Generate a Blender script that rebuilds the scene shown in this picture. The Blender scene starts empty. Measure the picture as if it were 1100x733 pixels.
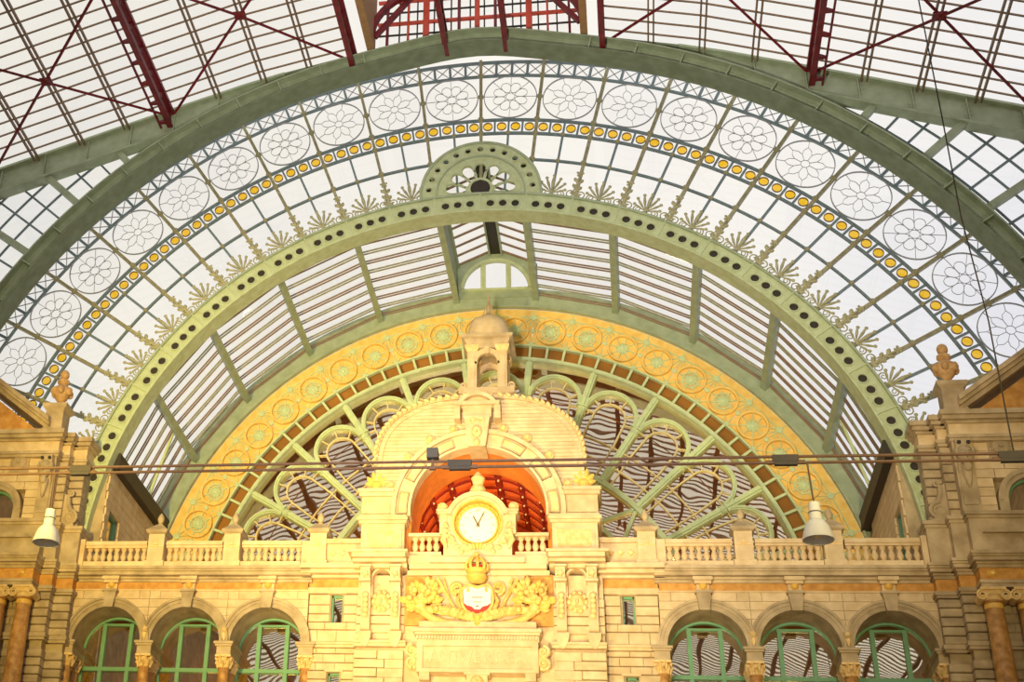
import bpy, bmesh, math, random
from mathutils import Matrix, Vector
random.seed(7)
scn = bpy.context.scene
COL = scn.collection
sin, cos, pi = math.sin, math.cos, math.pi
rad = math.radians

# ------------------------------------------------------------------ camera (image taken as 1100 x 733)
FPX, PX, PY = 1625.913, 288.058, 242.625
cam_d = bpy.data.cameras.new('camera')
cam = bpy.data.objects.new('camera', cam_d); COL.objects.link(cam)
cam_d.sensor_fit = 'HORIZONTAL'; cam_d.sensor_width = 36.0
cam_d.lens = FPX / 1100.0 * 36.0
cam_d.shift_x = (550.0 - PX) / 1100.0
cam_d.shift_y = (PY - 366.5) / 1100.0
cam_d.clip_start = 0.1; cam_d.clip_end = 500
rt = Vector((0.97541991, 0.20794686, 0.07289792)); fw = Vector((-0.21485681, 0.82409739, 0.52411835)); up = Vector((0.04891377, -0.52689808, 0.8485198))
M = Matrix((rt, up, -fw)).transposed().to_4x4(); M.translation = Vector((5.54646, -60.0, 1.6))
cam.matrix_world = M
scn.camera = cam

# ------------------------------------------------------------------ sky, exposure
world = bpy.data.worlds.new('sky'); scn.world = world; world.use_nodes = True
wn = world.node_tree.nodes; wl = world.node_tree.links
bg = wn['Background']; bg.inputs['Strength'].default_value = 1.0
tc = wn.new('ShaderNodeTexCoord'); no = wn.new('ShaderNodeTexNoise'); no.inputs['Scale'].default_value = 3.0; no.inputs['Detail'].default_value = 5
wl.new(tc.outputs['Generated'], no.inputs['Vector'])
rp = wn.new('ShaderNodeValToRGB'); rp.color_ramp.elements[0].position = .35; rp.color_ramp.elements[1].position = .62
rp.color_ramp.elements[0].color = (.66, .67, .73, 1); rp.color_ramp.elements[1].color = (.82, .80, .77, 1)
wl.new(no.outputs['Fac'], rp.inputs['Fac']); sx = wn.new('ShaderNodeSeparateXYZ'); wl.new(tc.outputs['Generated'], sx.inputs[0])
r2 = wn.new('ShaderNodeValToRGB'); r2.color_ramp.elements[0].position = 0.0; r2.color_ramp.elements[1].position = 1.0
mr = wn.new('ShaderNodeMapRange'); mr.inputs['From Min'].default_value = -.45; mr.inputs['From Max'].default_value = .35; wl.new(sx.outputs['X'], mr.inputs['Value']); wl.new(mr.outputs['Result'], r2.inputs['Fac'])
r2.color_ramp.elements[0].color = (1.03, .99, .86, 1); r2.color_ramp.elements[1].color = (1, 1, 1.02, 1)
mm = wn.new('ShaderNodeMix'); mm.data_type = 'RGBA'; mm.blend_type = 'MULTIPLY'; mm.inputs[0].default_value = 1.0
wl.new(rp.outputs['Color'], mm.inputs[6]); wl.new(r2.outputs['Color'], mm.inputs[7]); wl.new(mm.outputs[2], bg.inputs['Color'])
scn.view_settings.view_transform = 'Standard'; scn.view_settings.look = 'None'
scn.view_settings.gamma = 1.0; scn.view_settings.use_curve_mapping = False
scn.view_settings.exposure = 0.25

def spot(name, loc, target, watts, color, size_deg, radius, blend=0.9):
    d = bpy.data.lights.new(name, 'SPOT'); d.energy = watts; d.color = color; d.spot_size = rad(size_deg); d.spot_blend = blend; d.shadow_soft_size = radius
    o = bpy.data.objects.new(name, d); COL.objects.link(o); o.location = loc
    o.rotation_euler = (Vector(target) - Vector(loc)).to_track_quat('-Z', 'Y').to_euler()
    return o
# added warm fill spots without fixtures, aimed at the clock front and arches
spot('floodlight_beam', (-7, -34, 5), (-0.5, 0, 22.5), 32000, (1.0, .76, .28), 38, 1.2, 1.0)
spot('floodlight_beam', (2, -30, 3), (0, 0, 20.5), 20000, (1.0, .80, .36), 32, 1.2, 1.0)
spot('floodlight_beam', (-15, -38, 17), (-10, 9, 29.0), 60000, (1.0, .74, .18), 44, 1.2, 1.0)
spot('floodlight_beam', (15, -38, 17), (10, 9, 29.0), 20000, (1.0, .80, .36), 44, 1.2, 1.0)
spot('floodlight_beam', (0, -42, 12), (0, 6, 40.0), 54000, (1.0, .92, .76), 62, 1.2, 1.0)

# ------------------------------------------------------------------ materials
def lin(r, g, b):
    f = lambda c: (c / 255 / 12.92) if c / 255 <= .04045 else ((c / 255 + .055) / 1.055) ** 2.4
    return (f(r), f(g), f(b))
def material(name, rgb, rough=.6, var=.10, scale=3.0, objvar=0.0, bump=0.0, bscale=20.0, metallic=0.0, tint=None):
    m = bpy.data.materials.new(name); m.use_nodes = True
    nt = m.node_tree; n = nt.nodes; l = nt.links; b = n['Principled BSDF']
    b.inputs['Roughness'].default_value = rough; b.inputs['Metallic'].default_value = metallic
    c = lin(*rgb)
    tcn = n.new('ShaderNodeTexCoord'); ns = n.new('ShaderNodeTexNoise'); ns.inputs['Scale'].default_value = scale; ns.inputs['Detail'].default_value = 4
    l.new(tcn.outputs['Object'], ns.inputs['Vector'])
    r = n.new('ShaderNodeValToRGB'); r.color_ramp.elements[0].position = .3; r.color_ramp.elements[1].position = .7
    t = lin(*tint) if tint else tuple(x * (1 - 2 * var) for x in c)
    r.color_ramp.elements[0].color = (*t, 1); r.color_ramp.elements[1].color = (*[min(1, x * (1 + var)) for x in c], 1)
    l.new(ns.outputs['Fac'], r.inputs['Fac']); out = r.outputs['Color']
    if objvar:
        oi = n.new('ShaderNodeObjectInfo'); mp = n.new('ShaderNodeMapRange'); mp.inputs['To Min'].default_value = 1 - objvar; mp.inputs['To Max'].default_value = 1 + objvar * .6
        l.new(oi.outputs['Random'], mp.inputs['Value'])
        hs = n.new('ShaderNodeHueSaturation'); l.new(mp.outputs['Result'], hs.inputs['Value']); l.new(out, hs.inputs['Color']); out = hs.outputs['Color']
    l.new(out, b.inputs['Base Color'])
    if bump:
        n2 = n.new('ShaderNodeTexNoise'); n2.inputs['Scale'].default_value = bscale; n2.inputs['Detail'].default_value = 6
        l.new(tcn.outputs['Object'], n2.inputs['Vector'])
        bp = n.new('ShaderNodeBump'); bp.inputs['Strength'].default_value = bump; bp.inputs['Distance'].default_value = .03
        l.new(n2.outputs['Fac'], bp.inputs['Height']); l.new(bp.outputs['Normal'], b.inputs['Normal'])
    return m
def glass(name, tint, gloss, rough=.02, wave=0.0, wscale=1.2, gcol=(1, 1, 1)):
    m = bpy.data.materials.new(name); m.use_nodes = True
    nt = m.node_tree; n = nt.nodes; l = nt.links; n.remove(n['Principled BSDF'])
    t = n.new('ShaderNodeBsdfTransparent'); t.inputs['Color'].default_value = (*tint, 1)
    g = n.new('ShaderNodeBsdfGlossy'); g.inputs['Roughness'].default_value = rough; g.inputs['Color'].default_value = (*gcol, 1)
    mx = n.new('ShaderNodeMixShader'); mx.inputs['Fac'].default_value = gloss
    l.new(t.outputs[0], mx.inputs[1]); l.new(g.outputs[0], mx.inputs[2]); l.new(mx.outputs[0], n['Material Output'].inputs['Surface'])
    if wave:
        tcn = n.new('ShaderNodeTexCoord'); ns = n.new('ShaderNodeTexNoise'); ns.inputs['Scale'].default_value = wscale; ns.inputs['Detail'].default_value = 1
        l.new(tcn.outputs['Object'], ns.inputs['Vector'])
        bp = n.new('ShaderNodeBump'); bp.inputs['Strength'].default_value = wave; bp.inputs['Distance'].default_value = .1
        l.new(ns.outputs['Fac'], bp.inputs['Height']); l.new(bp.outputs['Normal'], g.inputs['Normal'])
    return m
STONE = material('cream_limestone', (222, 198, 158), .75, .06, 2.2, .07, .25, 14, tint=(205, 176, 130))
STONE2 = material('weathered_limestone', (196, 174, 138), .8, .08, 1.6, .12, .3, 14, tint=(160, 138, 104))
CARVE = material('carved_limestone', (238, 208, 150), .7, .06, 5, .05, .2, 30, tint=(222, 182, 110))
OCHRE = material('ochre_sandstone', (214, 160, 84), .75, .08, 3, .08, .2, 16, tint=(186, 128, 56))
MARBLE = material('honey_marble', (198, 150, 88), .35, .1, 4, .1, .05, 9, tint=(158, 108, 50))
GOLD = material('gilded_stone', (240, 192, 92), .4, .1, 6, 0, .1, 20)
ARMS = material('golden_carving', (236, 196, 118), .6, .1, 5, .1, .2, 30, tint=(214, 164, 74))
URN = material('tawny_stone', (204, 166, 116), .7, .1, 5, .05, .2, 20, tint=(176, 132, 80))
GREEN = material('pale_green_paint', (190, 202, 166), .5, .05, 3, .03, tint=(176, 184, 138))
GREEN2 = material('sage_green_paint', (166, 178, 150), .5, .06, 2, .03, tint=(148, 160, 130))
SHADEGREEN = material('dark_green_paint', (124, 138, 112), .5, .06, 2, tint=(108, 118, 88))  # sage green with the shade of the girder undersides put into the colour
OLIVE = material('olive_paint', (158, 154, 122), .5, .08, 4, tint=(134, 128, 98))
BLUE = material('blue_grey_paint', (112, 130, 138), .5, .06, 4)
LEAD = material('lead_came', (156, 158, 166), .6, .06, 6)
RED = material('oxide_red_paint', (128, 32, 40), .5, .1, 2, tint=(96, 22, 30))
RED2 = material('orange_red_paint', (206, 78, 56), .5, .1, 2)
BROWN = material('brown_glazing_bar', (140, 114, 88), .6, .1, 3)
TAN = material('tan_boarding', (176, 138, 94), .7, .08, 3)
YELLOW = material('yellow_panel_paint', (238, 204, 122), .6, .06, 3, .05, tint=(232, 188, 92))
CREST = material('cresting_paint', (176, 172, 138), .5, .08, 4, tint=(150, 146, 112))
MINT = material('mint_paint', (200, 214, 164), .5, .05, 3)
CREAMBAR = material('cream_paint', (222, 206, 150), .5, .05, 3)
WINGREEN = material('window_green_paint', (108, 160, 120), .45, .05, 3)
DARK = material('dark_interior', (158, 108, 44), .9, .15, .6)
DARKMETAL = material('dark_iron', (52, 44, 38), .6, .1, 5)
COFFER = material('red_coffer_paint', (168, 46, 20), .6, .1, 2, .14)
COFFERO = material('orange_coffer_paint', (240, 112, 40), .6, .1, 2, .16)
COFFERP = material('orange_vault_plaster', (226, 138, 50), .7, .1, 2)
WHITE = material('white_enamel', (236, 234, 226), .35, .03, 3)
DIAL = material('white_clock_dial', (250, 246, 226), .4, .01, 3)
HAND = material('bronze_clock_hand', (120, 92, 44), .5, .05, 3)
SHRED = material('red_heraldic_paint', (206, 52, 40), .5, .05, 3)
BULB = material('lamp_bulb_glass', (250, 220, 160), .3, .02, 3)
WIRE = material('rusty_wire', (92, 64, 46), .6, .1, 5)
FLOORM = material('concourse_stone', (178, 166, 146), .5, .06, .4)
GLASS = glass('clear_roof_glass', (.97, .97, .97), .03)
GLASSV = glass('frosted_roof_glass', (.94, .93, .92), .05)
GOLDGLASS = glass('amber_glass', (.97, .68, .05), .04)
WINGLASS = glass('reflecting_window_glass', (.80, .62, .36), .6, .01, .10, .45, (1, .93, .72))

# ------------------------------------------------------------------ mesh helpers
class MB:
    def __init__(s): s.v = []; s.f = []
    def add(s, v, f):
        o = len(s.v); s.v += [tuple(p) for p in v]; s.f += [tuple(i + o for i in q) for q in f]; return s
    def box(s, x0, x1, y0, y1, z0, z1):
        return s.add([(x0, y0, z0), (x1, y0, z0), (x1, y1, z0), (x0, y1, z0), (x0, y0, z1), (x1, y0, z1), (x1, y1, z1), (x0, y1, z1)],
                     [(0, 3, 2, 1), (4, 5, 6, 7), (0, 1, 5, 4), (1, 2, 6, 5), (2, 3, 7, 6), (3, 0, 4, 7)])
    def block(s, x0, x1, y0, y1, z0, z1, c=.03):           # front face (low y) chamfered
        v = [(x0, y1, z0), (x1, y1, z0), (x1, y1, z1), (x0, y1, z1), (x0, y0 + c, z0), (x1, y0 + c, z0), (x1, y0 + c, z1), (x0, y0 + c, z1),
             (x0 + c, y0, z0 + c), (x1 - c, y0, z0 + c), (x1 - c, y0, z1 - c), (x0 + c, y0, z1 - c)]
        f = [(3, 2, 1, 0)]
        for a, b in ((0, 4), (4, 8)):
            for i in range(4): j = (i + 1) % 4; f.append((a + i, a + j, b + j, b + i))
        f.append((8, 9, 10, 11)); return s.add(v, f)
    def prism(s, p, y0, y1):                               # polygon in XZ
        n = len(p); v = [(a, y0, b) for a, b in p] + [(a, y1, b) for a, b in p]
        f = [tuple(range(n)), tuple(range(2 * n - 1, n - 1, -1))] + [(i, i + n, (i + 1) % n + n, (i + 1) % n) for i in range(n)]
        return s.add(v, f)
    def prismx(s, p, x0, x1):                              # polygon in YZ
        n = len(p); v = [(x0, a, b) for a, b in p] + [(x1, a, b) for a, b in p]
        f = [tuple(range(n)), tuple(range(2 * n - 1, n - 1, -1))] + [(i, i + n, (i + 1) % n + n, (i + 1) % n) for i in range(n)]
        return s.add(v, f)
    def arc(s, r0, r1, a0, a1, y0, y1, n=8, cx=0, cz=0):   # annular sector, degrees from the top towards +X
        v = []; f = []
        full = abs(a1 - a0) >= 359.9
        for i in range(n + 1):
            a = rad(a0 + (a1 - a0) * i / n); S, C = sin(a), cos(a)
            v += [(cx + r0 * S, y0, cz + r0 * C), (cx + r1 * S, y0, cz + r1 * C), (cx + r1 * S, y1, cz + r1 * C), (cx + r0 * S, y1, cz + r0 * C)]
        for i in range(n):
            for k in range(4): f.append((4 * i + k, 4 * i + (k + 1) % 4, 4 * i + 4 + (k + 1) % 4, 4 * i + 4 + k))
        if not full: f += [(0, 1, 2, 3), (4 * n + 3, 4 * n + 2, 4 * n + 1, 4 * n)]
        return s.add(v, f)
    def bar(s, p, q, w, h, ref=(0, 1, 0)):                 # w across, h along ref
        p = Vector(p); q = Vector(q); d = (q - p).normalized(); r = Vector(ref); r = (r - d * r.dot(d)).normalized(); u = d.cross(r) * (w / 2); r = r * (h / 2)
        v = [p - u - r, p + u - r, p + u + r, p - u + r, q - u - r, q + u - r, q + u + r, q - u + r]
        return s.add(v, [(0, 1, 2, 3), (7, 6, 5, 4), (0, 4, 5, 1), (1, 5, 6, 2), (2, 6, 7, 3), (3, 7, 4, 0)])
    def ribbon(s, pts, w, y0, y1, closed=False):           # flat strip following a path in XZ
        n = len(pts); m = n if closed else n - 1
        L = []; R_ = []
        for i in range(n):
            a = pts[(i - 1) % n] if (closed or i > 0) else pts[i]; b = pts[(i + 1) % n] if (closed or i < n - 1) else pts[i]
            dx, dz = b[0] - a[0], b[1] - a[1]; l = math.hypot(dx, dz) or 1; nx, nz = -dz / l * w / 2, dx / l * w / 2
            L.append((pts[i][0] + nx, pts[i][1] + nz)); R_.append((pts[i][0] - nx, pts[i][1] - nz))
        v = []; f = []
        for i in range(n): v += [(L[i][0], y0, L[i][1]), (R_[i][0], y0, R_[i][1]), (R_[i][0], y1, R_[i][1]), (L[i][0], y1, L[i][1])]
        for i in range(m):
            j = (i + 1) % n
            for k in range(4): f.append((4 * i + k, 4 * i + (k + 1) % 4, 4 * j + (k + 1) % 4, 4 * j + k))
        if not closed: f += [(0, 1, 2, 3), (4 * n - 1, 4 * n - 2, 4 * n - 3, 4 * n - 4)]
        return s.add(v, f)
    def tube(s, pts, r, n=6, flat=1.0):                    # r number or list
        P = [Vector(p) for p in pts]; rs = r if isinstance(r, (list, tuple)) else [r] * len(P)
        v = []; f = []
        for i, p in enumerate(P):
            d = (P[min(i + 1, len(P) - 1)] - P[max(i - 1, 0)]).normalized()
            ref = Vector((0, 1, 0)) if abs(d.y) < .9 else Vector((1, 0, 0))
            a = d.cross(ref).normalized(); b = d.cross(a)
            for k in range(n):
                t = 2 * pi * k / n; v.append(p + a * (rs[i] * cos(t)) + b * (rs[i] * flat * sin(t)))
        for i in range(len(P) - 1):
            for k in range(n): f.append((i * n + k, i * n + (k + 1) % n, (i + 1) * n + (k + 1) % n, (i + 1) * n + k))
        f += [tuple(range(n - 1, -1, -1)), tuple(range((len(P) - 1) * n, len(P) * n))]
        return s.add(v, f)
    def lathe(s, prof, c=(0, 0, 0), n=12, axis='z', lobes=0, lob=0.0):
        v = []; f = []
        for r, h in prof:
            for k in range(n):
                t = 2 * pi * k / n; rr = r * (1 + lob * cos(lobes * t))
                a, b = rr * cos(t), rr * sin(t)
                v.append((c[0] + a, c[1] + b, c[2] + h) if axis == 'z' else (c[0] + a, c[1] + h, c[2] + b))
        for i in range(len(prof) - 1):
            for k in range(n): f.append((i * n + k, i * n + (k + 1) % n, (i + 1) * n + (k + 1) % n, (i + 1) * n + k))
        f += [tuple(range(n - 1, -1, -1)), tuple(range((len(prof) - 1) * n, len(prof) * n))]
        return s.add(v, f)
    def sqlathe(s, prof, c=(0, 0, 0)):                     # square section stack: half-width, height
        v = []; f = []
        for r, h in prof: v += [(c[0] - r, c[1] - r, c[2] + h), (c[0] + r, c[1] - r, c[2] + h), (c[0] + r, c[1] + r, c[2] + h), (c[0] - r, c[1] + r, c[2] + h)]
        for i in range(len(prof) - 1):
            for k in range(4): f.append((4 * i + k, 4 * i + (k + 1) % 4, 4 * i + 4 + (k + 1) % 4, 4 * i + 4 + k))
        m = 4 * (len(prof) - 1); f += [(3, 2, 1, 0), (m, m + 1, m + 2, m + 3)]
        return s.add(v, f)
    def ell(s, c, r, nu=8, nv=6):
        v = [(c[0], c[1], c[2] + r[2])]; f = []
        for i in range(1, nv):
            t = pi * i / nv
            for k in range(nu): p = 2 * pi * k / nu; v.append((c[0] + r[0] * sin(t) * cos(p), c[1] + r[1] * sin(t) * sin(p), c[2] + r[2] * cos(t)))
        v.append((c[0], c[1], c[2] - r[2])); e = len(v) - 1
        for k in range(nu):
            f.append((0, 1 + k, 1 + (k + 1) % nu)); b = 1 + (nv - 2) * nu; f.append((e, b + (k + 1) % nu, b + k))
            for i in range(nv - 2): a = 1 + i * nu; f.append((a + k, a + nu + k, a + nu + (k + 1) % nu, a + (k + 1) % nu))
        return s.add(v, f)
    def plate(s, poly, hole, y0, y1, extra=20):            # polygon (XZ) with a star-shaped hole: hole = (cx, cz, fn(angle)->radius)
        cx, cz, fn = hole; n = len(poly)
        angs = sorted(set([round(math.atan2(b - cz, a - cx), 6) for a, b in poly] + [round(-pi + 2 * pi * k / extra, 6) for k in range(extra)]))
        def cast(t):
            dx, dz = cos(t), sin(t); best = None
            for i in range(n):
                ax, az = poly[i]; bx, bz = poly[(i + 1) % n]; ex, ez = bx - ax, bz - az; den = dx * ez - dz * ex
                if abs(den) < 1e-12: continue
                u = ((ax - cx) * ez - (az - cz) * ex) / den; w = ((ax - cx) * dz - (az - cz) * dx) / den
                if u > 1e-9 and -1e-6 <= w <= 1 + 1e-6 and (best is None or u < best): best = u
            return best or .01
        v = []; f = []; m = len(angs)
        for t in angs:
            o = cast(t); i_ = min(fn(t), o * .98)
            po = (cx + o * cos(t), cz + o * sin(t)); pi_ = (cx + i_ * cos(t), cz + i_ * sin(t))
            v += [(pi_[0], y0, pi_[1]), (po[0], y0, po[1]), (po[0], y1, po[1]), (pi_[0], y1, pi_[1])]
        for i in range(m):
            j = (i + 1) % m
            for k in range(4): f.append((4 * i + k, 4 * i + (k + 1) % 4, 4 * j + (k + 1) % 4, 4 * j + k))
        return s.add(v, f)
    def mirror(s):
        s.v = [(-x, y, z) for x, y, z in s.v]; s.f = [tuple(reversed(q)) for q in s.f]; return s
    def mesh(s, name, mat, smooth=False, off=(0, 0, 0)):
        me = bpy.data.meshes.new(name)
        me.from_pydata([(a - off[0], b - off[1], c - off[2]) for a, b, c in s.v], [], s.f)
        bm = bmesh.new(); bm.from_mesh(me); bmesh.ops.recalc_face_normals(bm, faces=bm.faces)
        if smooth:
            for q in bm.faces: q.smooth = True
            for e in bm.edges:
                if len(e.link_faces) == 2 and e.calc_face_angle(0) > rad(40): e.smooth = False
        bm.to_mesh(me); bm.free(); me.materials.append(mat); return me
WLOC = {}
def thing(name, label, cat=None, loc=(0, 0, 0), group=None, kind=None):
    o = bpy.data.objects.new(name, None); COL.objects.link(o); o.location = loc; o.empty_display_size = .3
    o['label'] = label
    if kind: o['kind'] = kind
    if cat: o['category'] = cat
    if group: o['group'] = group
    WLOC[o.name] = Vector(loc); return o
def part(name, mb, mat, parent, smooth=False, s=1, label=None, kind=None):
    """mesh given in world coordinates, stored relative to its parent"""
    if s < 0: mb.mirror()
    off = WLOC[parent.name]
    me = mb.mesh(name, mat, smooth, off); o = bpy.data.objects.new(name, me); COL.objects.link(o); o.parent = parent
    WLOC[o.name] = off
    if label: o['label'] = label
    if kind: o['kind'] = kind
    return o
def inst(name, me, parent, loc=(0, 0, 0), ang=0.0, scale=None, label=None):
    """shared mesh, loc in the parent's frame, ang = rotation about Y in degrees"""
    o = bpy.data.objects.new(name, me); COL.objects.link(o); o.parent = parent; o.location = loc; o.rotation_euler = (0, rad(ang), 0)
    if scale: o.scale = scale
    WLOC[o.name] = WLOC[parent.name] + Vector(loc)
    if label: o['label'] = label
    return o
def solo(name, mb, mat, label, cat, loc, group=None, kind=None, smooth=False):
    me = mb.mesh(name, mat, smooth, loc); o = bpy.data.objects.new(name, me); COL.objects.link(o); o.location = loc
    o['label'] = label; WLOC[o.name] = Vector(loc)
    if cat: o['category'] = cat
    if group: o['group'] = group
    if kind: o['kind'] = kind
    return o
SIDE = {-1: 'left', 1: 'right'}
CZ = 22.9                                                  # height of the common arch centre

# ================================================================== floor
fl = thing('floor', 'pale stone concourse floor below the station front', kind='structure')
part('floor_slab', MB().box(-45, 45, -152, 12, -.3, 0), FLOORM, fl)

# ================================================================== main glazed roof (barrel of the train hall)
PROF = [(0, 49.7), (3.4, 49.05), (6.7, 48.35), (10.5, 47.45), (15.3, 45.85), (19.5, 44.4), (24, 42.85), (28, 41.2), (32, 39)]
def rz(x):
    x = abs(x)
    for (a, b), (c_, d) in zip(PROF, PROF[1:]):
        if x <= c_: return b + (d - b) * (x - a) / (c_ - a)
    return PROF[-1][1]
YB = -1.3
roof = thing('ceiling', 'glazed roof of the train hall with brown bars and red ironwork', loc=(0, YB, 44), kind='structure')
PURX = [6.0, 8.25, 10.55, 12.85, 15.2, 17.45, 19.7, 22.0, 24.3, 26.6, 29.0]
ROWS = 17; STEP = .87
for s in (-1, 1):
    for i, x in enumerate(PURX):
        z = rz(x) + .02
        mb = MB()
        for dx in (-.12, .12): mb.box(x + dx - .035, x + dx + .035, YB - ROWS * STEP, YB + .1, z - .16, z)
        part('purlin', mb, BROWN if i % 4 else RED, roof, s=s)
    # bars across and panes
    for k in range(ROWS + 1):
        y = YB - k * STEP
        mb = MB()
        xs = [x for x in PURX]
        for a, b in zip(xs, xs[1:]): mb.bar((a, y, rz(a) + .04), (b, y, rz(b) + .04), .06, .08, (0, 0, 1))
        part('glazing_bar', mb, BROWN, roof, s=s)
        if k < ROWS:
            for a, b in zip(xs, xs[1:]):
                if a > 24: continue
                if a < 8 or a > 23 or True:
                    p = MB().add([(a, y - .03, rz(a) + .1), (b, y - .03, rz(b) + .1), (b, y - STEP + .03, rz(b) + .1), (a, y - STEP + .03, rz(a) + .1)], [(0, 1, 2, 3)])
                    if k < 14 and a < 22.5: part('pane', p, GLASS, roof, s=s)
# the same roof going on over the hall, too far over the camera to be counted
far = MB(); farp = MB(); farg = MB()
for s in (-1, 1):
    for i, x in enumerate(PURX):
        far.box(s * x - .15, s * x + .15, -150, YB - ROWS * STEP, rz(x) - .2, rz(x) + .02)
    for k in range(ROWS + 1, 170):
        y = YB - k * STEP
        for a, b in zip(PURX, PURX[1:]): farp.bar((s * a, y, rz(a) + .04), (s * b, y, rz(b) + .04), .12, .10, (0, 0, 1))
for k in range(ROWS + 1, 170):
    y = YB - k * STEP
    for a, b in ((-6, -3), (-3, 0), (0, 3), (3, 6)): farp.bar((a, y, rz(a) + .04), (b, y, rz(b) + .04), .12, .10, (0, 0, 1))
for x in (-3, 0, 3): far.box(x - .15, x + .15, -150, YB - ROWS * STEP - 6, rz(x) - .2, rz(x) + .02)
part('far_purlins', far, BROWN, roof, kind='stuff'); part('far_glazing_bars', farp, BROWN, roof, kind='stuff')
# side walls of the train hall and an added end wall (behind the camera, seen only in the window panes)
for s in (-1, 1):
    hs = thing('wall_hall_%s' % SIDE[s], 'stone side wall of the train hall on the %s' % SIDE[s], loc=(s * 29.8, -75, 0), kind='structure')
    part('face', MB().box(29.3, 30.3, -150, -2.6, 0, 40.5), STONE2, hs, s=s)
he = thing('wall_hall_end', 'far end wall of the train hall behind the viewer', loc=(0, -150, 0), kind='structure')
part('face', MB().box(-32, 32, -151, -150, 0, 30), STONE2, he)  # added across the open hall end so the lower panes reflect brown
# red trusses along the hall
for s in (-1, 1):
    for x, h, nm in ((15.2, .95, 'outer'), (6.0, 1.1, 'lantern edge'), (1.45, 1.2, 'ridge')):
        z = rz(x)
        t = thing('roof_truss', {'outer': 'red riveted roof truss landing on the green girder, far %s of the roof', 'lantern edge': 'heavy red roof truss at the %s edge of the ridge lantern', 'ridge': 'red truss just %s of the roof ridge, above the wheel ornament'}[nm] % SIDE[s], 'truss', (s * x, YB, z), 'red trusses of the hall roof')
        part('lower_chord', MB().box(x - .13, x + .13, -22, YB - .05, z - h, z - h + .14).box(x - .05, x + .05, -22, YB - .05, z - h + .1, z - h + .42), RED, t, s=s)
        part('upper_chord', MB().box(x - .08, x + .08, -22, YB - .05, z - .16, z + .02), RED, t, s=s)
        if nm == 'outer':
            part('side_chord', MB().box(x + .42, x + .5, -16, YB - .05, z - h - .02, z - h + .1), RED, t, s=s)
            for k in range(9):
                y = YB - .5 - k * 1.6
                part('tie_plate', MB().prism([(x + .1, z - h + .02), (x + .44, z - h + .02), (x + .44, z - h + .08), (x + .1, z - h + .24)], y - .1, y + .1), RED, t, s=s)
        for k in range(8):
            y = YB - .35 - k * 1.75
            part('strut', MB().box(x - .05, x + .05, y - .06, y + .06, z - h + .3, z - .1).prismx([(y - .06, z - h + .3), (y - .4, z - h + .3), (y - .06, z - h + .75)], x - .03, x + .03), RED, t, s=s)
    # cross bracing
    for x0, x1, xc, nm in ((15.35, 24.2, 19.7, 'outer bay'), (6.2, 15.0, 10.55, 'inner bay')):
        y0, y1 = YB - .25, YB - 10.8
        b = thing('cross_brace', 'red X-shaped bracing rods under the roof glass, %s on the %s' % (nm, SIDE[s]), 'brace', (s * xc, (y0 + y1) / 2, rz(xc) - .25), 'roof cross braces')
        for ya, yb in ((y0, y1), (y1, y0)):
            mb = MB(); n = 8
            pts = [(x0 + (x1 - x0) * i / n, ya + (yb - ya) * i / n, rz(x0 + (x1 - x0) * i / n) - .22) for i in range(n + 1)]
            mb.tube(pts, .085, 4)
            part('rod', mb, RED, b, s=s)
        part('gusset', MB().box(xc - .28, xc + .28, (y0 + y1) / 2 - .28, (y0 + y1) / 2 + .28, rz(xc) - .27, rz(xc) - .2), RED, b, s=s)
        # next bay of the same bracing over the hall
# ridge lantern
lan = thing('roof_lantern', 'raised ridge lantern of red posts and tan boarding above the girder', 'lantern', (0, YB, 49.2))
for s in (-1, 1):
    part('side_wall', MB().box(5.0, 5.35, -20, YB - .2, 48.6, 54.5), TAN, lan, s=s)
    part('knee_brace', MB().arc(2.6, 2.85, 0, 90, YB - .9, YB - .6, 10, 2.4, 49.2), RED, lan, s=s)
    part('sloping_rafter', MB().bar((5.0, YB - .5, 49.4), (2.0, YB - .5, 53.4), .22, .25), RED, lan, s=s)
    for i, x in enumerate((.9, 2.55, 3.45, 4.5)):
        w = (.14, .3, .1, .12)[i]
        part('post', MB().box(x - w / 2, x + w / 2, YB + .15, YB + .4, 48.8, 55), (RED, RED2, RED2, RED)[i], lan, s=s)
    for x in (.35, 1.3, 1.75, 2.15, 3.0, 3.9):
        part('glazing_bar', MB().box(x - .035, x + .035, YB + .3, YB + .37, 48.8, 55), DARKMETAL, lan, s=s)
for k in range(7):
    z = 50.0 + .72 * k
    part('rail', MB().box(-5, 5, YB + .2, YB + (.38 if k % 2 else .3), z, z + (.13 if k % 2 else .06)), RED2 if k % 2 else DARKMETAL, lan)
part('post', MB().box(-.12, .12, YB + .15, YB + .4, 49.4, 55), RED2, lan)
for k in range(5):
    part('pane', MB().add([(-5 + 2 * k + .05, YB + .45, 49), (-5 + 2 * k + 1.95, YB + .45, 49), (-5 + 2 * k + 1.95, YB + .45, 55), (-5 + 2 * k + .05, YB + .45, 55)], [(0, 1, 2, 3)]), GLASS, lan)
for y in (-4, -7.5, -11):
    part('tie', MB().bar((-5, y, 50.6), (5, y, 50.6), .14, .2, (0, 0, 1)).bar((-5, y, 50.6), (0, y, 53.4), .12, .16).bar((5, y, 50.6), (0, y, 53.4), .12, .16), RED, lan)

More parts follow.
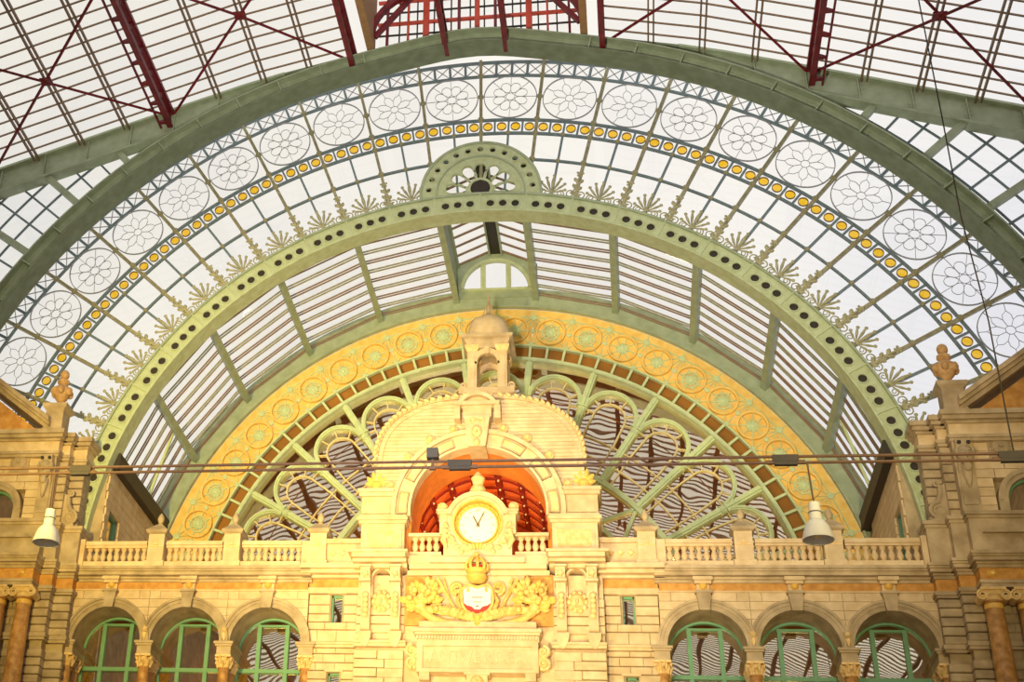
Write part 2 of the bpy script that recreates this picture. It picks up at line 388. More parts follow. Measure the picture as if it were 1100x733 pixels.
# ================================================================== girders of the gable
def ibeam_line(t, pts, y0, y1, dtop, dbot, mat, matf, s=1, stiff=2.3):
    """plate girder in the XZ plane following a polyline of its top edge; web inset from the flanges"""
    web = MB(); ym = (y0 + y1) / 2 - .1
    for (x0, a), (x1, b) in zip(pts, pts[1:]): web.prism([(x0, a - dtop), (x1, b - dtop), (x1, b - dbot), (x0, a - dbot)], ym, ym + .06)
    part('web', web, mat, t, s=s)
    for nm, d in (('top_flange', dtop), ('bottom_flange', dbot)):
        f = MB()
        for (x0, a), (x1, b) in zip(pts, pts[1:]): f.bar((x0, (y0 + y1) / 2, a - d), (x1, (y0 + y1) / 2, b - d), .12, y1 - y0)
        part(nm, f, matf, t, s=s)
    L = 0; nxt = stiff / 2
    for (x0, a), (x1, b) in zip(pts, pts[1:]):
        l = math.hypot(x1 - x0, b - a)
        while L + l > nxt:
            u = (nxt - L) / l; x = x0 + (x1 - x0) * u; z = a + (b - a) * u
            st = MB().box(x - .03, x + .03, y0 + .1, ym, z - dbot, z - dtop)
            for i in range(5):
                for q in (-.2, -.1, .1, .2): st.ell((x + q, ym, z - dbot + .2 + (dbot - dtop - .35) * i / 4), (.028, .028, .028), 4, 3)
            part('stiffener', st, mat, t, s=s); nxt += stiff
        L += l
for s in (-1, 1):
    t = thing('edge_girder', 'long straight sage green plate girder carrying the %s slope of the glass roof' % SIDE[s], 'girder', (s * 18, YB, rz(18) - 1.4), 'roof edge girders')
    ibeam_line(t, [(x, rz(x)) for x in (9.5, 11.5, 13.5, 15.3, 17.4, 19.5, 21.7, 24, 26, 28, 30)], YB - .35, YB + .35, .0, 1.4, GREEN2, GREEN2, s)
# outer arch girder: a ring that rises into a flat point at the top
def ro(a, base):                                            # radius of the arch line: slightly raised at the crown
    a = abs(a)
    return base + .44 * math.exp(-(a / 7.0) ** 2)
oa = thing('arch_girder', 'large sage green riveted arch girder framing the fan window', 'girder', (0, -1.6, CZ))
AO = [-84 + 2 * i for i in range(85)]
def ring_strip(f0, f1, y0, y1, a0, a1, st=2.0):
    mb = MB(); n = int(round((a1 - a0) / st)); v = []; f = []
    for i in range(n + 1):
        a = a0 + (a1 - a0) * i / n; S, C = sin(rad(a)), cos(rad(a)); r0, r1 = f0(a), f1(a)
        v += [(r0 * S, y0, CZ + r0 * C), (r1 * S, y0, CZ + r1 * C), (r1 * S, y1, CZ + r1 * C), (r0 * S, y1, CZ + r0 * C)]
    for i in range(n):
        for k in range(4): f.append((4 * i + k, 4 * i + (k + 1) % 4, 4 * i + 4 + (k + 1) % 4, 4 * i + 4 + k))
    f += [(0, 1, 2, 3), (4 * n + 3, 4 * n + 2, 4 * n + 1, 4 * n)]
    return mb.add(v, f)
part('web', ring_strip(lambda a: ro(a, 25.12), lambda a: ro(a, 25.85), -1.75, -1.68, -84, 84), GREEN2, oa)
part('bottom_flange', ring_strip(lambda a: ro(a, 25.03), lambda a: ro(a, 25.13), -2.25, -1.0, -84, 84), SHADEGREEN, oa)
part('top_flange', ring_strip(lambda a: ro(a, 25.84), lambda a: ro(a, 25.92), -2.15, -1.2, -84, 84), GREEN2, oa)
stm = MB().box(-.03, .03, -.5, -.1, 25.12, 25.86)
for i in range(4):
    for q in (-.3, -.2, -.1, .1, .2, .3): stm.ell((q, -.15, 25.25 + .15 * i), (.03, .03, .03), 4, 3)
stm = stm.mesh('stiffener', GREEN2)
for k in range(-16, 17):
    a = 4.9 * k + 2.45
    if abs(a) > 10: inst('stiffener', stm, oa, ang=a)
# crown plate where arch and roof girders meet
cp = thing('crown_girder', 'green girder at the roof peak joining both slopes above the fan window', 'girder', (0, -1.5, 49))
ibeam_line(cp, [(x, rz(x) - .05) for x in (-9.5, -6.7, -3.4, -.6, .6, 3.4, 6.7, 9.5)], -1.65, -.95, 0, .72, GREEN2, SHADEGREEN, 1, 2.4)

# ================================================================== fan window (great glazed lunette)
YF = 1.0
BAY = 6.8; NB = 12
fan = thing('window_1', 'huge fan-shaped clear window with leaded rosettes and a ring of amber discs', loc=(0, YF, CZ), kind='structure')
def rel(mb, mat, nm, smooth=False): return mb.mesh(nm, mat, smooth)
mainbar = rel(MB().box(-.07, .07, -.12, .1, 18.3, 26.7), OLIVE, 'main_bar')
thinbar = rel(MB().box(-.05, .05, -.06, .08, 18.3, 22.2), BLUE, 'thin_bar')
boss = rel(MB().lathe([(.0, -.2), (.1, -.19), (.15, -.12), (.15, -.05)], (0, 0, 0), 10, 'y'), OLIVE, 'boss')
for k in range(-NB, NB + 1):
    a = BAY * k
    inst('main_bar', mainbar, fan, ang=a)
    for r in (20.66, 22.18, 23.02, 24.4, 25.7): inst('boss', boss, fan, (r * sin(rad(a)), 0, r * cos(rad(a))))
for k in range(-NB, NB):
    a = BAY * (k + .5)
    inst('thin_bar', thinbar, fan, ang=a)
    for r in (20.66, 22.2): inst('boss', boss, fan, (r * sin(rad(a)), 0, r * cos(rad(a))), scale=(.75, .75, .75))
AM = BAY * NB
for r, w in ((20.66, .09), (22.2, .11), (23.0, .11), (25.72, .10), (26.58, .12)):
    part('ring_bar', MB().arc(r - w / 2, r + w / 2, -AM, AM, YF - .07, YF + .08, 120, 0, CZ), BLUE, fan)
def fpane(r0, r1, a0, a1, n=4):
    v = []; f = []
    for i in range(n + 1):
        a = rad(a0 + (a1 - a0) * i / n); v += [(r0 * sin(a), .02, r0 * cos(a)), (r1 * sin(a), .02, r1 * cos(a))]
    for i in range(n): f.append((2 * i, 2 * i + 1, 2 * i + 3, 2 * i + 2))
    return MB().add(v, f)
h = BAY / 2
pm = [fpane(18.35, 20.6, -h / 2 + .15, h / 2 - .15).mesh('pane', GLASS), fpane(20.72, 22.14, -h / 2 + .12, h / 2 - .12).mesh('pane', GLASS)]
pr = fpane(23.07, 25.66, -h + .17, h - .17, 6).mesh('pane', GLASS); pl = fpane(25.78, 26.52, -h + .17, h - .17, 6).mesh('pane', GLASS)
# amber disc cell: white pane with a round hole is simply glass round the disc
celld = MB(); celld.lathe([(.0, -.035), (.2, -.035), (.215, -.02), (.215, .02), (.0, .02)], (0, 0, 22.6), 18, 'y')
celld = celld.mesh('amber_disc', GOLDGLASS)
cellr = MB().arc(.205, .235, 0, 360, -.05, .03, 18, 0, 22.6).mesh('disc_frame', BROWN)
cellb = MB().box(-.045, .045, -.05, .05, 22.2, 23.0).mesh('divider', BLUE)
cellp = fpane(22.25, 22.95, -.75, .75, 2).mesh('pane', GLASS)
# lattice panel
def lat():
    mb = MB(); a = rad(BAY / 8)
    p = lambda r, q: (r * sin(q), 0, r * cos(q))
    mb.bar(p(25.76, -a), p(26.54, a), .035, .04).bar(p(25.76, a), p(26.54, -a), .035, .04); return mb
latm = lat().mesh('lattice_cross', LEAD)
latp = MB().box(-.06, .06, -.06, .06, 25.72, 26.58).mesh('lattice_post', BLUE)
# leaded rosettes
def circ(cx, cz, r, n): return [(cx + r * cos(2 * pi * i / n), cz + r * sin(2 * pi * i / n)) for i in range(n)]
def ros_ring():
    return MB().ribbon(circ(0, 0, 1.29, 40), .04, -.04, .04, True)
def ros_A():
    mb = MB().ribbon(circ(0, 0, .22, 14), .02, -.015, .015, True)
    for k in range(8):
        a = rad(45 * k + 22.5); c, s_ = cos(a), sin(a)
        pts = []
        for i in range(16):
            t = 2 * pi * i / 16; u = .56 + .31 * cos(t); w = .225 * sin(t) * (1 + .25 * cos(t)); pts.append((u * c - w * s_, u * s_ + w * c))
        mb.ribbon(pts, .02, -.015, .015, True)
        b = a + rad(22.5)
        mb.ribbon([(.66 * cos(b), .66 * sin(b)), (1.28 * cos(b), 1.28 * sin(b))], .02, -.015, .015)
    return mb
def ros_B():
    mb = MB().ribbon(circ(0, 0, .2, 14), .02, -.015, .015, True)
    for k in range(8):
        a = rad(45 * k + 22.5); c, s_ = cos(a), sin(a); b = rad(45 * k)
        P = lambda u, w: (u * c - w * s_, u * s_ + w * c)
        hw = .5 * math.tan(rad(22.5))
        mb.ribbon([P(.5, -hw), P(.74, -.17), P(.92, 0), P(.74, .17), P(.5, hw)], .02, -.015, .015)
        mb.ribbon([(.2 * cos(b), .2 * sin(b)), (.54 * cos(b), .54 * sin(b))], .02, -.015, .015)
        mb.ribbon([P(.92, 0), P(1.28, 0)], .02, -.015, .015)
    return mb
rr_, rA, rB = ros_ring().mesh('rosette', LEAD), ros_A().mesh('leading', LEAD), ros_B().mesh('leading', LEAD)
for k in range(-NB, NB):
    a = BAY * (k + .5)
    for da in (-h / 2, h / 2):
        for me in pm: inst('pane', me, fan, ang=a + da)
    inst('pane', pr, fan, ang=a); inst('pane', pl, fan, ang=a)
    ki = k if k >= 0 else -k - 1
    ro_ = inst('rosette', rr_, fan, (24.4 * sin(rad(a)), -.02, 24.4 * cos(rad(a))), ang=a)
    inst('leading', rA if ((ki + 1) // 2) % 2 == 0 else rB, ro_)
    for j in range(4):
        b = a - BAY / 2 + BAY / 4 * (j + .5)
        inst('amber_disc', celld, fan, ang=b); inst('disc_frame', cellr, fan, ang=b); inst('pane', cellp, fan, ang=b)
        inst('lattice_cross', latm, fan, ang=b)
        if j < 3: inst('divider', cellb, fan, ang=b + BAY / 8); inst('lattice_post', latp, fan, ang=b + BAY / 8)
# spandrel glazing between the arch girder and the roof girder
for s, nn in ((-1, 2), (1, 3)):
    w = thing('window_%d' % nn, 'triangular grid window squeezed between arch girder and roof girder, %s' % SIDE[s], loc=(s * 22, -.9, 38), kind='structure')
    bars = []
    for k in range(22):
        a = 33 + 2.4 * k
        r1 = 25.9
        while r1 < 42 and CZ + r1 * cos(rad(a)) < rz(r1 * sin(rad(a))) - 1.2 and r1 * sin(rad(a)) < 30: r1 += .2
        if r1 > 26.4:
            p = lambda r: (r * sin(rad(a)), -.9, CZ + r * cos(rad(a)))
            part('radial_bar', MB().bar(p(25.5), p(r1), .09, .12), BLUE if k % 2 else BLUE, w, s=s)
    for r in [26.75 + 1.1 * i for i in range(11)]:
        st = None
        for k in range(120):
            a = 32 + .5 * k
            ok = CZ + r * cos(rad(a)) < rz(r * sin(rad(a))) - 1.0 and r * sin(rad(a)) < 30
            if ok and st is None: st = a
            if (not ok or k == 119) and st is not None:
                if a - st > 1: part('ring_bar', MB().arc(r - .04, r + .04, st, a, -.95, -.85, max(3, int(a - st)), 0, CZ), BLUE, w, s=s)
                st = None
    for k in range(21):
        for i in range(5):
            a0 = 33 + 2.4 * k; r0 = 25.65 + 1.1 * i
            if CZ + (r0 + .9) * cos(rad(a0)) < rz((r0 + .9) * sin(rad(a0))) - .5 and (r0 + .9) * sin(rad(a0)) < 29:
                q = lambda r, a: (r * sin(rad(a)), -.88, CZ + r * cos(rad(a)))
                part('pane', MB().add([q(r0 + .03, a0 + .1), q(r0 + 1.07, a0 + .1), q(r0 + 1.07, a0 + 2.3), q(r0 + .03, a0 + 2.3)], [(0, 1, 2, 3)]), GLASS, w, s=s)
    for a in (40.5, 47.5, 55):
        p = lambda r: (r * sin(rad(a)), -1.35, CZ + r * cos(rad(a)))
        r1 = 25.9
        while CZ + r1 * cos(rad(a)) < rz(r1 * sin(rad(a))) - 1.3 and r1 < 36: r1 += .1
        part('tie_strut', MB().bar(p(25.8), p(r1), .3, .35), GREEN2, w, s=s)

# ================================================================== perforated arch rib
rib = thing('perforated_arch_rib', 'pale green arch rib pierced by round holes in threes', 'arch', (0, .5, CZ))
R0, R1 = 17.4, 18.38
def panel():
    mb = MB(); hb = BAY / 2
    # cells: plain end, three holes, plain end
    cw = 1.87
    edges = [-hb + .02, -1.5 * cw, -.5 * cw, .5 * cw, 1.5 * cw, hb - .02]
    P = lambda r, a: (r * sin(rad(a)), r * cos(rad(a)))
    for i, (a0, a1) in enumerate(zip(edges, edges[1:])):
        poly = [P(R0 + .06, a0), P(R0 + .06, (a0 + a1) / 2), P(R0 + .06, a1), P(R1 - .06, a1), P(R1 - .06, (a0 + a1) / 2), P(R1 - .06, a0)]
        if i in (1, 2, 3):
            cx, cz = P(17.83, (a0 + a1) / 2)
            mb.plate(poly, (cx, cz, lambda t: .185), .02, .05, 18)
            mb.arc(.185, .225, 0, 360, -.03, .03, 16, cx, cz).arc(.235, .265, 0, 360, -.01, .03, 16, cx, cz)
        else: mb.prism(poly, .02, .05)
    for i in range(24):                                     # rivet rows
        a = -hb + .15 + (BAY - .3) * i / 23
        for r in (R0 + .13, R1 - .12):
            x, z = P(r, a); mb.ell((x, .015, z), (.022, .02, .022), 4, 2)
    return mb
pan = panel().mesh('web_panel', GREEN)
stf = MB().box(-.035, .035, -.06, .05, R0, R1).mesh('joint_strip', GREEN)
for k in range(-13, 13):
    a = BAY * (k + .5)
    if abs(a) > 86: continue
    inst('web_panel', pan, rib, ang=a)
for k in range(-12, 13): inst('joint_strip', stf, rib, ang=BAY * k)
part('inner_flange', MB().arc(R0 - .02, R0 + .06, -88, 88, .42, 1.45, 100, 0, CZ), GREEN, rib)
part('outer_flange', MB().arc(R1 - .05, R1 + .05, -88, 88, .42, 1.35, 100, 0, CZ), GREEN2, rib)
part('back_web', MB().arc(R0 + .02, R1, -88, 88, .575, .6, 100, 0, CZ), DARKMETAL, rib)
# cresting
def scroll(mb, cx, cz, r, turns, a0, sgn, th=.035, y=0):
    pts = []
    n = int(12 * turns)
    for i in range(n + 1):
        t = i / n; rr = r * (1 - .8 * t); a = a0 + sgn * 2 * pi * turns * t; pts.append((cx + rr * cos(a), y, cz + rr * sin(a)))
    mb.tube(pts, [th * (1 - .4 * i / n) for i in range(n + 1)], 5)
def leaf(mb, p, ang, L, W, y=0, d=.07):
    c, s_ = sin(ang), cos(ang)
    pts = [(p[0] + c * L * t, y, p[1] + s_ * L * t) for t in (0, .3, .6, .85, 1)]
    mb.tube(pts, [W * .35, W * .6, W, W * .7, W * .1], 6, flat=d / W if W > d else 1)
def palmette():
    mb = MB()
    mb.lathe([(.08, 0), (.2, .06), (.13, .14), (.17, .2), (.05, .3)], (0, 0, 18.4), 8)
    for a, L, W in ((0, 1.0, .09), (22, .9, .07), (-22, .9, .07), (45, .8, .065), (-45, .8, .065), (70, .66, .06), (-70, .66, .06)):
        leaf(mb, (.03 * sin(rad(a)), 18.72), rad(a), L, W)
        mb.ell((sin(rad(a)) * L * .97, 0, 18.72 + cos(rad(a)) * L * .97), (.085, .045, .085), 6, 4)
    for s_ in (-1, 1):
        scroll(mb, s_ * .4, 18.72, .2, 1.5, -pi / 2, s_)
        scroll(mb, s_ * .86, 18.74, .27, 1.6, -pi / 2, s_, .038)
        mb.tube([(s_ * .1, 0, 18.5), (s_ * .35, 0, 18.46), (s_ * .6, 0, 18.44), (s_ * .82, 0, 18.46)], .04, 5)
        leaf(mb, (s_ * 1.0, 18.9), s_ * rad(12), .45, .07)
    return mb
def fleuron():
    mb = MB(); mb.tube([(0, -.1, 18.4), (.03, -.12, 18.9), (-.02, -.12, 19.4), (0, -.1, 19.85)], [.1, .07, .06, .04], 6)
    for z, s_ in ((18.55, 1), (18.65, -1), (18.95, 1), (19.05, -1), (19.35, 1), (19.4, -1)):
        leaf(mb, (0, z), s_ * rad(38), .36, .1, -.12, .09)
    for k in range(5):
        a = 2 * pi * k / 5; leaf(mb, (0, 19.95), a, .2, .07, -.12, .05)
    return mb
pme = palmette().mesh('palmette', CREST, True); fme = fleuron().mesh('fleuron', CREST, True)
for k in range(-NB, NB):
    a = BAY * (k + .5)
    if abs(a) > 8: inst('palmette', pme, rib, (0, .3, 0), ang=a)
for k in range(-NB, NB + 1):
    if abs(k) > 1: inst('fleuron', fme, rib, (0, .4, 0), ang=BAY * k)
# wheel ornament on the crown
WZ = 41.45
wh = thing('wheel_ornament', 'half-round pale green wheel ornament with petal openings on the arch crown', 'ornament', (0, .35, 41.2))
def wheel_rim():
    mb = MB(); P = lambda r, a: (r * sin(rad(a)), WZ + r * cos(rad(a)))
    for k in range(-7, 8):
        a0, a1 = 14 * k - 7, 14 * k + 7
        if abs(k) < 7:
            poly = [P(2.1, a0), P(2.1, 14 * k), P(2.1, a1), P(2.84, a1), P(2.84, 14 * k), P(2.84, a0)]
            cx, cz = P(2.47, 14 * k); mb.plate(poly, (cx, cz, lambda t: .14), .62, .72, 14); mb.arc(.14, .19, 0, 360, .59, .64, 12, cx, cz)
        else: mb.arc(2.1, 2.84, a0, a1, .62, .72, 4, 0, WZ)
    return mb
part('rim', wheel_rim(), GREEN, wh)
part('outer_moulding', MB().arc(2.78, 2.9, -95, 95, .54, 1.1, 40, 0, WZ).arc(2.05, 2.13, -95, 95, .56, .8, 40, 0, WZ), GREEN2, wh)
part('rim_back', MB().arc(2.15, 2.8, -95, 95, .95, 1.0, 40, 0, WZ), DARKMETAL, wh)
def tear(t, rot, r=.25, ln=.72):
    """star radius of a teardrop pointing to the wheel centre"""
    d = math.cos(t - rot)                                   # 1 = outwards
    k = (1 - d) / 2
    return r + (ln - r) * k ** 9
for k in range(-4, 5):
    a0 = 26 * k; mb = MB(); P = lambda r, a: (r * sin(rad(a)), WZ + r * cos(rad(a)))
    poly = [P(.5, a0 - 13), P(.5, a0 + 13), P(1.3, a0 + 13), P(2.08, a0 + 13), P(2.08, a0), P(2.08, a0 - 13), P(1.3, a0 - 13)]
    cx, cz = P(1.42, a0)
    mb.plate(poly, (cx, cz, lambda t: tear(t, rad(90 - a0))), .66, .76, 28)
    pts = [(cx + (tear(t, rad(90 - a0)) + .04) * cos(t), cz + (tear(t, rad(90 - a0)) + .04) * sin(t)) for t in [2 * pi * i / 24 for i in range(24)]]
    mb.ribbon(pts, .05, .61, .67, True)
    part('petal', mb, GREEN, wh)
part('hub', MB().lathe([(.0, .52), (.42, .52), (.48, .58), (.48, .8)], (0, 0, WZ + .2), 8, 'y'), DARKMETAL, wh)
part('hub_ring', MB().arc(.47, .6, 0, 360, .55, .8, 20, 0, WZ + .2), GREEN, wh)

# ================================================================== barrel vault of glass behind the rib
YY = 9.5; RV = 17.95
vault = thing('ceiling', 'short glazed barrel vault between the perforated arch and the yellow arch', loc=(0, 1.4, CZ), kind='structure')
for s in (-1, 1):
    for a in (6.65, 19.95, 33.25, 46.55, 59.9):
        p = lambda r, y: (r * sin(rad(a)), y, CZ + r * cos(rad(a)))
        part('purlin', MB().bar(p(RV - .18, 1.4), p(RV - .18, YY), .3, .42, p(1, 0)[0:1] + (0,) + (cos(rad(a)),)), GREEN2 if a < 60 else SHADEGREEN, vault, s=s)
    for j, (a0, a1) in enumerate(((6.65, 19.95), (19.95, 33.25), (33.25, 46.55), (46.55, 59.9), (59.9, 72))):
        for k in range(9):
            y = 2.15 + .9 * k
            mb = MB()
            for dy in (-.11, .11): mb.arc(RV - .05, RV + .02, a0, a1, y + dy - .022, y + dy + .022, 1, 0, CZ)
            part('glazing_bar', mb, OLIVE if k % 2 else BROWN, vault, s=s)
            ya, yb = (y - .9 if k else 1.4), y
            v = []; f = []
            for i in range(2):
                a = rad(a0 + .2 + (a1 - a0 - .4) * i); v += [((RV + .03) * sin(a), ya + .02, CZ + (RV + .03) * cos(a)), ((RV + .03) * sin(a), yb - .02, CZ + (RV + .03) * cos(a))]
            f.append((0, 1, 3, 2))
            part('pane', MB().add(v, f), GLASSV, vault, s=s)
    # eaves beam and cut-off post
    part('eaves_beam', MB().box(16.35, 16.95, 1.0, YY, 27.75, 28.5), DARKMETAL, vault, s=s)
    part('tie_rod', MB().bar((15.6, 6.0, 31.7), (16.5, 6.0, 28.2), .12, .12).bar((15.5, 2, 31.2), (15.5, YY, 31.2), .08, .08), MINT, vault, s=s)
# ridge dormer over the vault
dor = thing('ridge_dormer', 'small gabled glass ridge dormer above the half-round window at the vault top', 'dormer', (0, 1.4, 40.7))
part('ridge_beam', MB().box(-.28, .28, 1.4, YY, 43.25, 43.6), DARKMETAL, dor)
for s in (-1, 1):
    part('eaves_rail', MB().box(1.9, 2.1, 1.4, YY, 42.45, 42.65), GREEN2, dor, s=s)
    part('ridge_rail', MB().box(.27, .36, 1.4, YY, 43.1, 43.5), GREEN2, dor, s=s)
    part('cheek', MB().box(2.02, 2.1, 1.4, YY, 40.6, 42.5), GREEN2, dor, s=s)
    for k in range(9):
        y = 2.15 + .9 * k
        part('glazing_bar', MB().bar((.3, y, 43.4), (2.0, y, 42.62), .1, .08), BROWN, dor, s=s)
        ya, yb = y - .88, y - .02
        part('pane', MB().add([(.3, ya, 43.44), (2.0, ya, 42.66), (2.0, yb, 42.66), (.3, yb, 43.44)], [(0, 1, 2, 3)]), GLASSV, dor, s=s)
lw = thing('window_4', 'half-round three-light window in the green gable above the yellow arch', loc=(0, YY, 41.1), kind='structure')
gab = [(-2.15, 40.6), (2.15, 40.6), (2.15, 42.55), (0, 43.5), (-2.15, 42.55)]
part('gable_plate', MB().plate(gab, (0, 41.8, lambda t: (lambda dx, dz: min(([ (41.12 - 41.8) / dz] if dz < -1e-6 else [99]) + [ (lambda b, c: -b + math.sqrt(b * b - c))(.7 * dz, .49 - 1.7 * 1.7) ]))(cos(t), sin(t))), YY - .1, YY + .1, 60), GREEN2, lw)
part('arch_frame', MB().arc(1.66, 1.84, -90, 90, YY - .2, YY, 24, 0, 41.1).box(-1.84, 1.84, YY - .2, YY, 41.0, 41.14), GREEN, lw)
for x in (-.66, .66): part('mullion', MB().box(x - .13, x + .13, YY - .18, YY, 41.1, 42.65).box(x - .03, x + .03, YY - .24, YY - .18, 41.1, 42.65), GREEN, lw)
for x0, x1 in ((-1.6, -.78), (-.55, .55), (.78, 1.6)):
    pts = [(x0, 41.12)] + [(x1, 41.12)] + [(x0 + (x1 - x0) * (4 - i) / 4, 41.1 + math.sqrt(max(0, 1.68 ** 2 - (x0 + (x1 - x0) * (4 - i) / 4) ** 2))) for i in range(5)]
    part('pane', MB().add([(a, YY, b) for a, b in pts], [tuple(range(len(pts)))]), GLASS, lw)

# ================================================================== yellow arch with roundels
ya_ = thing('yellow_arch', 'yellow painted arch band with green star roundels and a strip of square openings', 'arch', (0, YY, CZ))
D = 6.65
part('green_band', MB().arc(17.12, 18.25, -80, 80, YY - .05, YY + .1, 80, 0, CZ).arc(17.1, 17.2, -80, 80, YY - .2, YY + .1, 80, 0, CZ), GREEN2, ya_)
ypan = MB().arc(14.98, 17.1, -D + .05, D - .05, .12, .18, 12).mesh('yellow_panel', YELLOW)
for k in range(-6, 7): inst('yellow_panel', ypan, ya_, ang=2 * D * k)
part('inner_rail', MB().arc(14.93, 15.02, -80, 80, YY - .06, YY + .2, 80, 0, CZ).arc(14.16, 14.3, -80, 80, YY - .06, YY + .1, 80, 0, CZ), MINT, ya_)
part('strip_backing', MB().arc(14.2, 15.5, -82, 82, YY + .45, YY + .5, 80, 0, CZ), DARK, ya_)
part('soffit_flange', MB().arc(14.1, 14.18, -80, 80, YY - .08, YY + .75, 80, 0, CZ), GREEN, ya_)
part('upper_rail', MB().arc(16.62, 16.68, -80, 80, YY + .06, YY + .14, 80, 0, CZ), MINT, ya_)
sq = MB().box(-.06, .06, -.06, .08, 14.28, 14.95).mesh('strip_bar', MINT)
strip = MB().box(-.29, .29, .06, .1, 14.4, 14.82)
for k in range(-22, 23): inst('strip_bar', sq, ya_, ang=D / 2 * k)
def roundel(kind):
    ring = MB().arc(.65, .75, 0, 360, -.14, .12, 28); return ring
rring = roundel(0).mesh('roundel', YELLOW)
def star(kind):
    mb = MB()
    for k in range(8):
        a = rad(45 * k); mb.bar((.08 * sin(a), 0, .08 * cos(a)), (.62 * sin(a), 0, .62 * cos(a)), .045, .06)
        if kind:
            mb.bar((.3 * sin(a), 0, .3 * cos(a)), (.62 * sin(a), 0, .62 * cos(a)), .05, .05)
    if kind: mb.arc(.36, .42, 0, 360, -.04, .03, 20)
    for k in range(8):
        a = rad(45 * k + 22.5); leaf(mb, (.05 * sin(a), .05 * cos(a)), a, .27, .06, -.02, .05)
    mb.lathe([(0, -.1), (.1, -.08), (.13, 0)], (0, 0, 0), 10, 'y'); return mb
st0, st1 = star(0).mesh('star', MINT), star(1).mesh('star', MINT)
def tracery():
    mb = MB(); P = lambda r, a: (r * sin(rad(a)), 0.06, r * cos(rad(a)))
    mb.bar(P(14.97, 0), P(15.5, 0), .04, .06).bar(P(16.1, 0), P(17.1, 0), .04, .06)
    for q in (-1, 1):
        mb.bar(P(16.65, 0), P(16.25, q * 2.0), .035, .06).bar(P(16.65, 0), P(16.0, q * .9), .03, .06); mb.bar(P(15.05, 0), P(15.45, q * 1.9), .035, .06)
        mb.bar(P(15.85, q * .2), P(15.85, q * .9), .05, .06)
    for r, w in ((16.65, .16), (15.85, .12), (15.05, .14)):
        mb.lathe([(0, -.06), (w, -.04), (w, .03)], (0, .06, r), 8, 'y')
    return mb
tre = tracery().mesh('tracery', MINT)
for k in range(-12, 12):
    a = D * (k + .5)
    if abs(a) > 80: continue
    c_ = inst('roundel', rring, ya_, (15.85 * sin(rad(a)), .04, 15.85 * cos(rad(a))), ang=a)
    ki = k if k >= 0 else -k - 1
    inst('star', st1 if (ki // 1) % 4 in (1, 2) else st0, c_, (0, .02, 0), scale=(1.07, 1, 1.07))
for k in range(-11, 12): inst('tracery', tre, ya_, ang=D * k)

# ================================================================== fanlight window under the yellow arch
fw_ = thing('window_5', 'great fanlight with pale green arches and reflecting panes behind the clock front', loc=(0, YY + .4, CZ), kind='structure')
spoke = MB().box(-.16, .16, -.3, .1, 9.0, 14.12).box(-.07, .07, -.42, -.3, 9.0, 14.1)
spoke = spoke.mesh('spoke', MINT)
knot = MB().lathe([(.1, -.2), (.26, -.12), (.2, 0), (.26, .12), (.1, .2)], (0, -.2, 12.05), 8).box(-.28, .28, -.45, .05, 12.2, 12.27).mesh('spoke_knot', MINT)
def lancet():
    mb = MB()
    rr = 1.28
    pts = [(-rr * cos(pi * i / 18), 12.2 + rr * 1.02 * sin(pi * i / 18)) for i in range(19)]
    return mb.ribbon(pts, .2, -.3, .05).ribbon(pts, .08, -.38, -.3)
def lancet_in():
    mb = MB(); rr = .78
    pts = [(-rr, 10.8)] + [(-rr * cos(pi * i / 14), 12.15 + rr * sin(pi * i / 14)) for i in range(15)] + [(rr, 10.8)]
    mb.ribbon(pts, .075, -.12, 0)
    for a in (-60, -20, 20, 60):
        mb.bar((.78 * sin(rad(a)), -.06, 12.15 + .78 * cos(rad(a))), (1.22 * sin(rad(a)), -.06, 12.2 + 1.22 * cos(rad(a))), .055, .1)
    mb.bar((-1.2, -.06, 12.15), (-.78, -.06, 12.15), .05, .1).bar((1.2, -.06, 12.15), (.78, -.06, 12.15), .05, .1)
    return mb
def grid_in():
    mb = MB(); P = lambda r, a: (r * sin(rad(a)), -.06, r * cos(rad(a)))
    for r in (9.95, 10.85): mb.arc(r - .03, r + .03, -6.2, 6.2, -.1, 0, 6)
    for a in (-4, 4): mb.bar(P(9.05, a), P(10.85, a), .055, .1)
    return mb
lan_o, lan_i, gr = lancet().mesh('lancet_arch', MINT), lancet_in().mesh('lancet_tracery', CREAMBAR), grid_in().mesh('lower_grid', CREAMBAR)
for k in range(-6, 6): inst('spoke', spoke, fw_, ang=D + 2 * D * k); inst('spoke_knot', knot, fw_, ang=D + 2 * D * k)
wp = [fpane(9.1, 10.8, -D + .5, D - .5, 6), fpane(10.9, 12.2, -D + .5, -3.8, 3), fpane(10.9, 12.2, -3.6, 3.6, 4), fpane(10.9, 12.2, 3.8, D - .5, 3), fpane(12.25, 14.1, -D + .5, D - .5, 6)]
wp = [q.mesh('pane', WINGLASS) for q in wp]
for k in range(-6, 7):
    a = 2 * D * k
    inst('lancet_arch', lan_o, fw_, ang=a); inst('lancet_tracery', lan_i, fw_, ang=a); inst('lower_grid', gr, fw_, ang=a)
    for q in wp: inst('pane', q, fw_, (0, -.02 - .002 * (k % 3), 0), ang=a)
part('inner_ring', MB().arc(8.85, 9.1, -82, 82, YY + .05, YY + .5, 60, 0, CZ).arc(7.0, 7.2, -82, 82, YY + .1, YY + .5, 60, 0, CZ), MINT, fw_)
for k in range(-6, 7):
    a = 2 * D * k; P = lambda r, q: (r * sin(rad(q)), YY + .3, CZ + r * cos(rad(q)))
    part('inner_strut', MB().bar(P(7.1, a), P(8.95, a - D), .16, .2).bar(P(7.1, a), P(8.95, a + D), .16, .2), MINT, fw_)
    inst('pane', fpane(5.0, 8.8, -D + .1, D - .1, 4).mesh('pane', WINGLASS), fw_, ang=a)
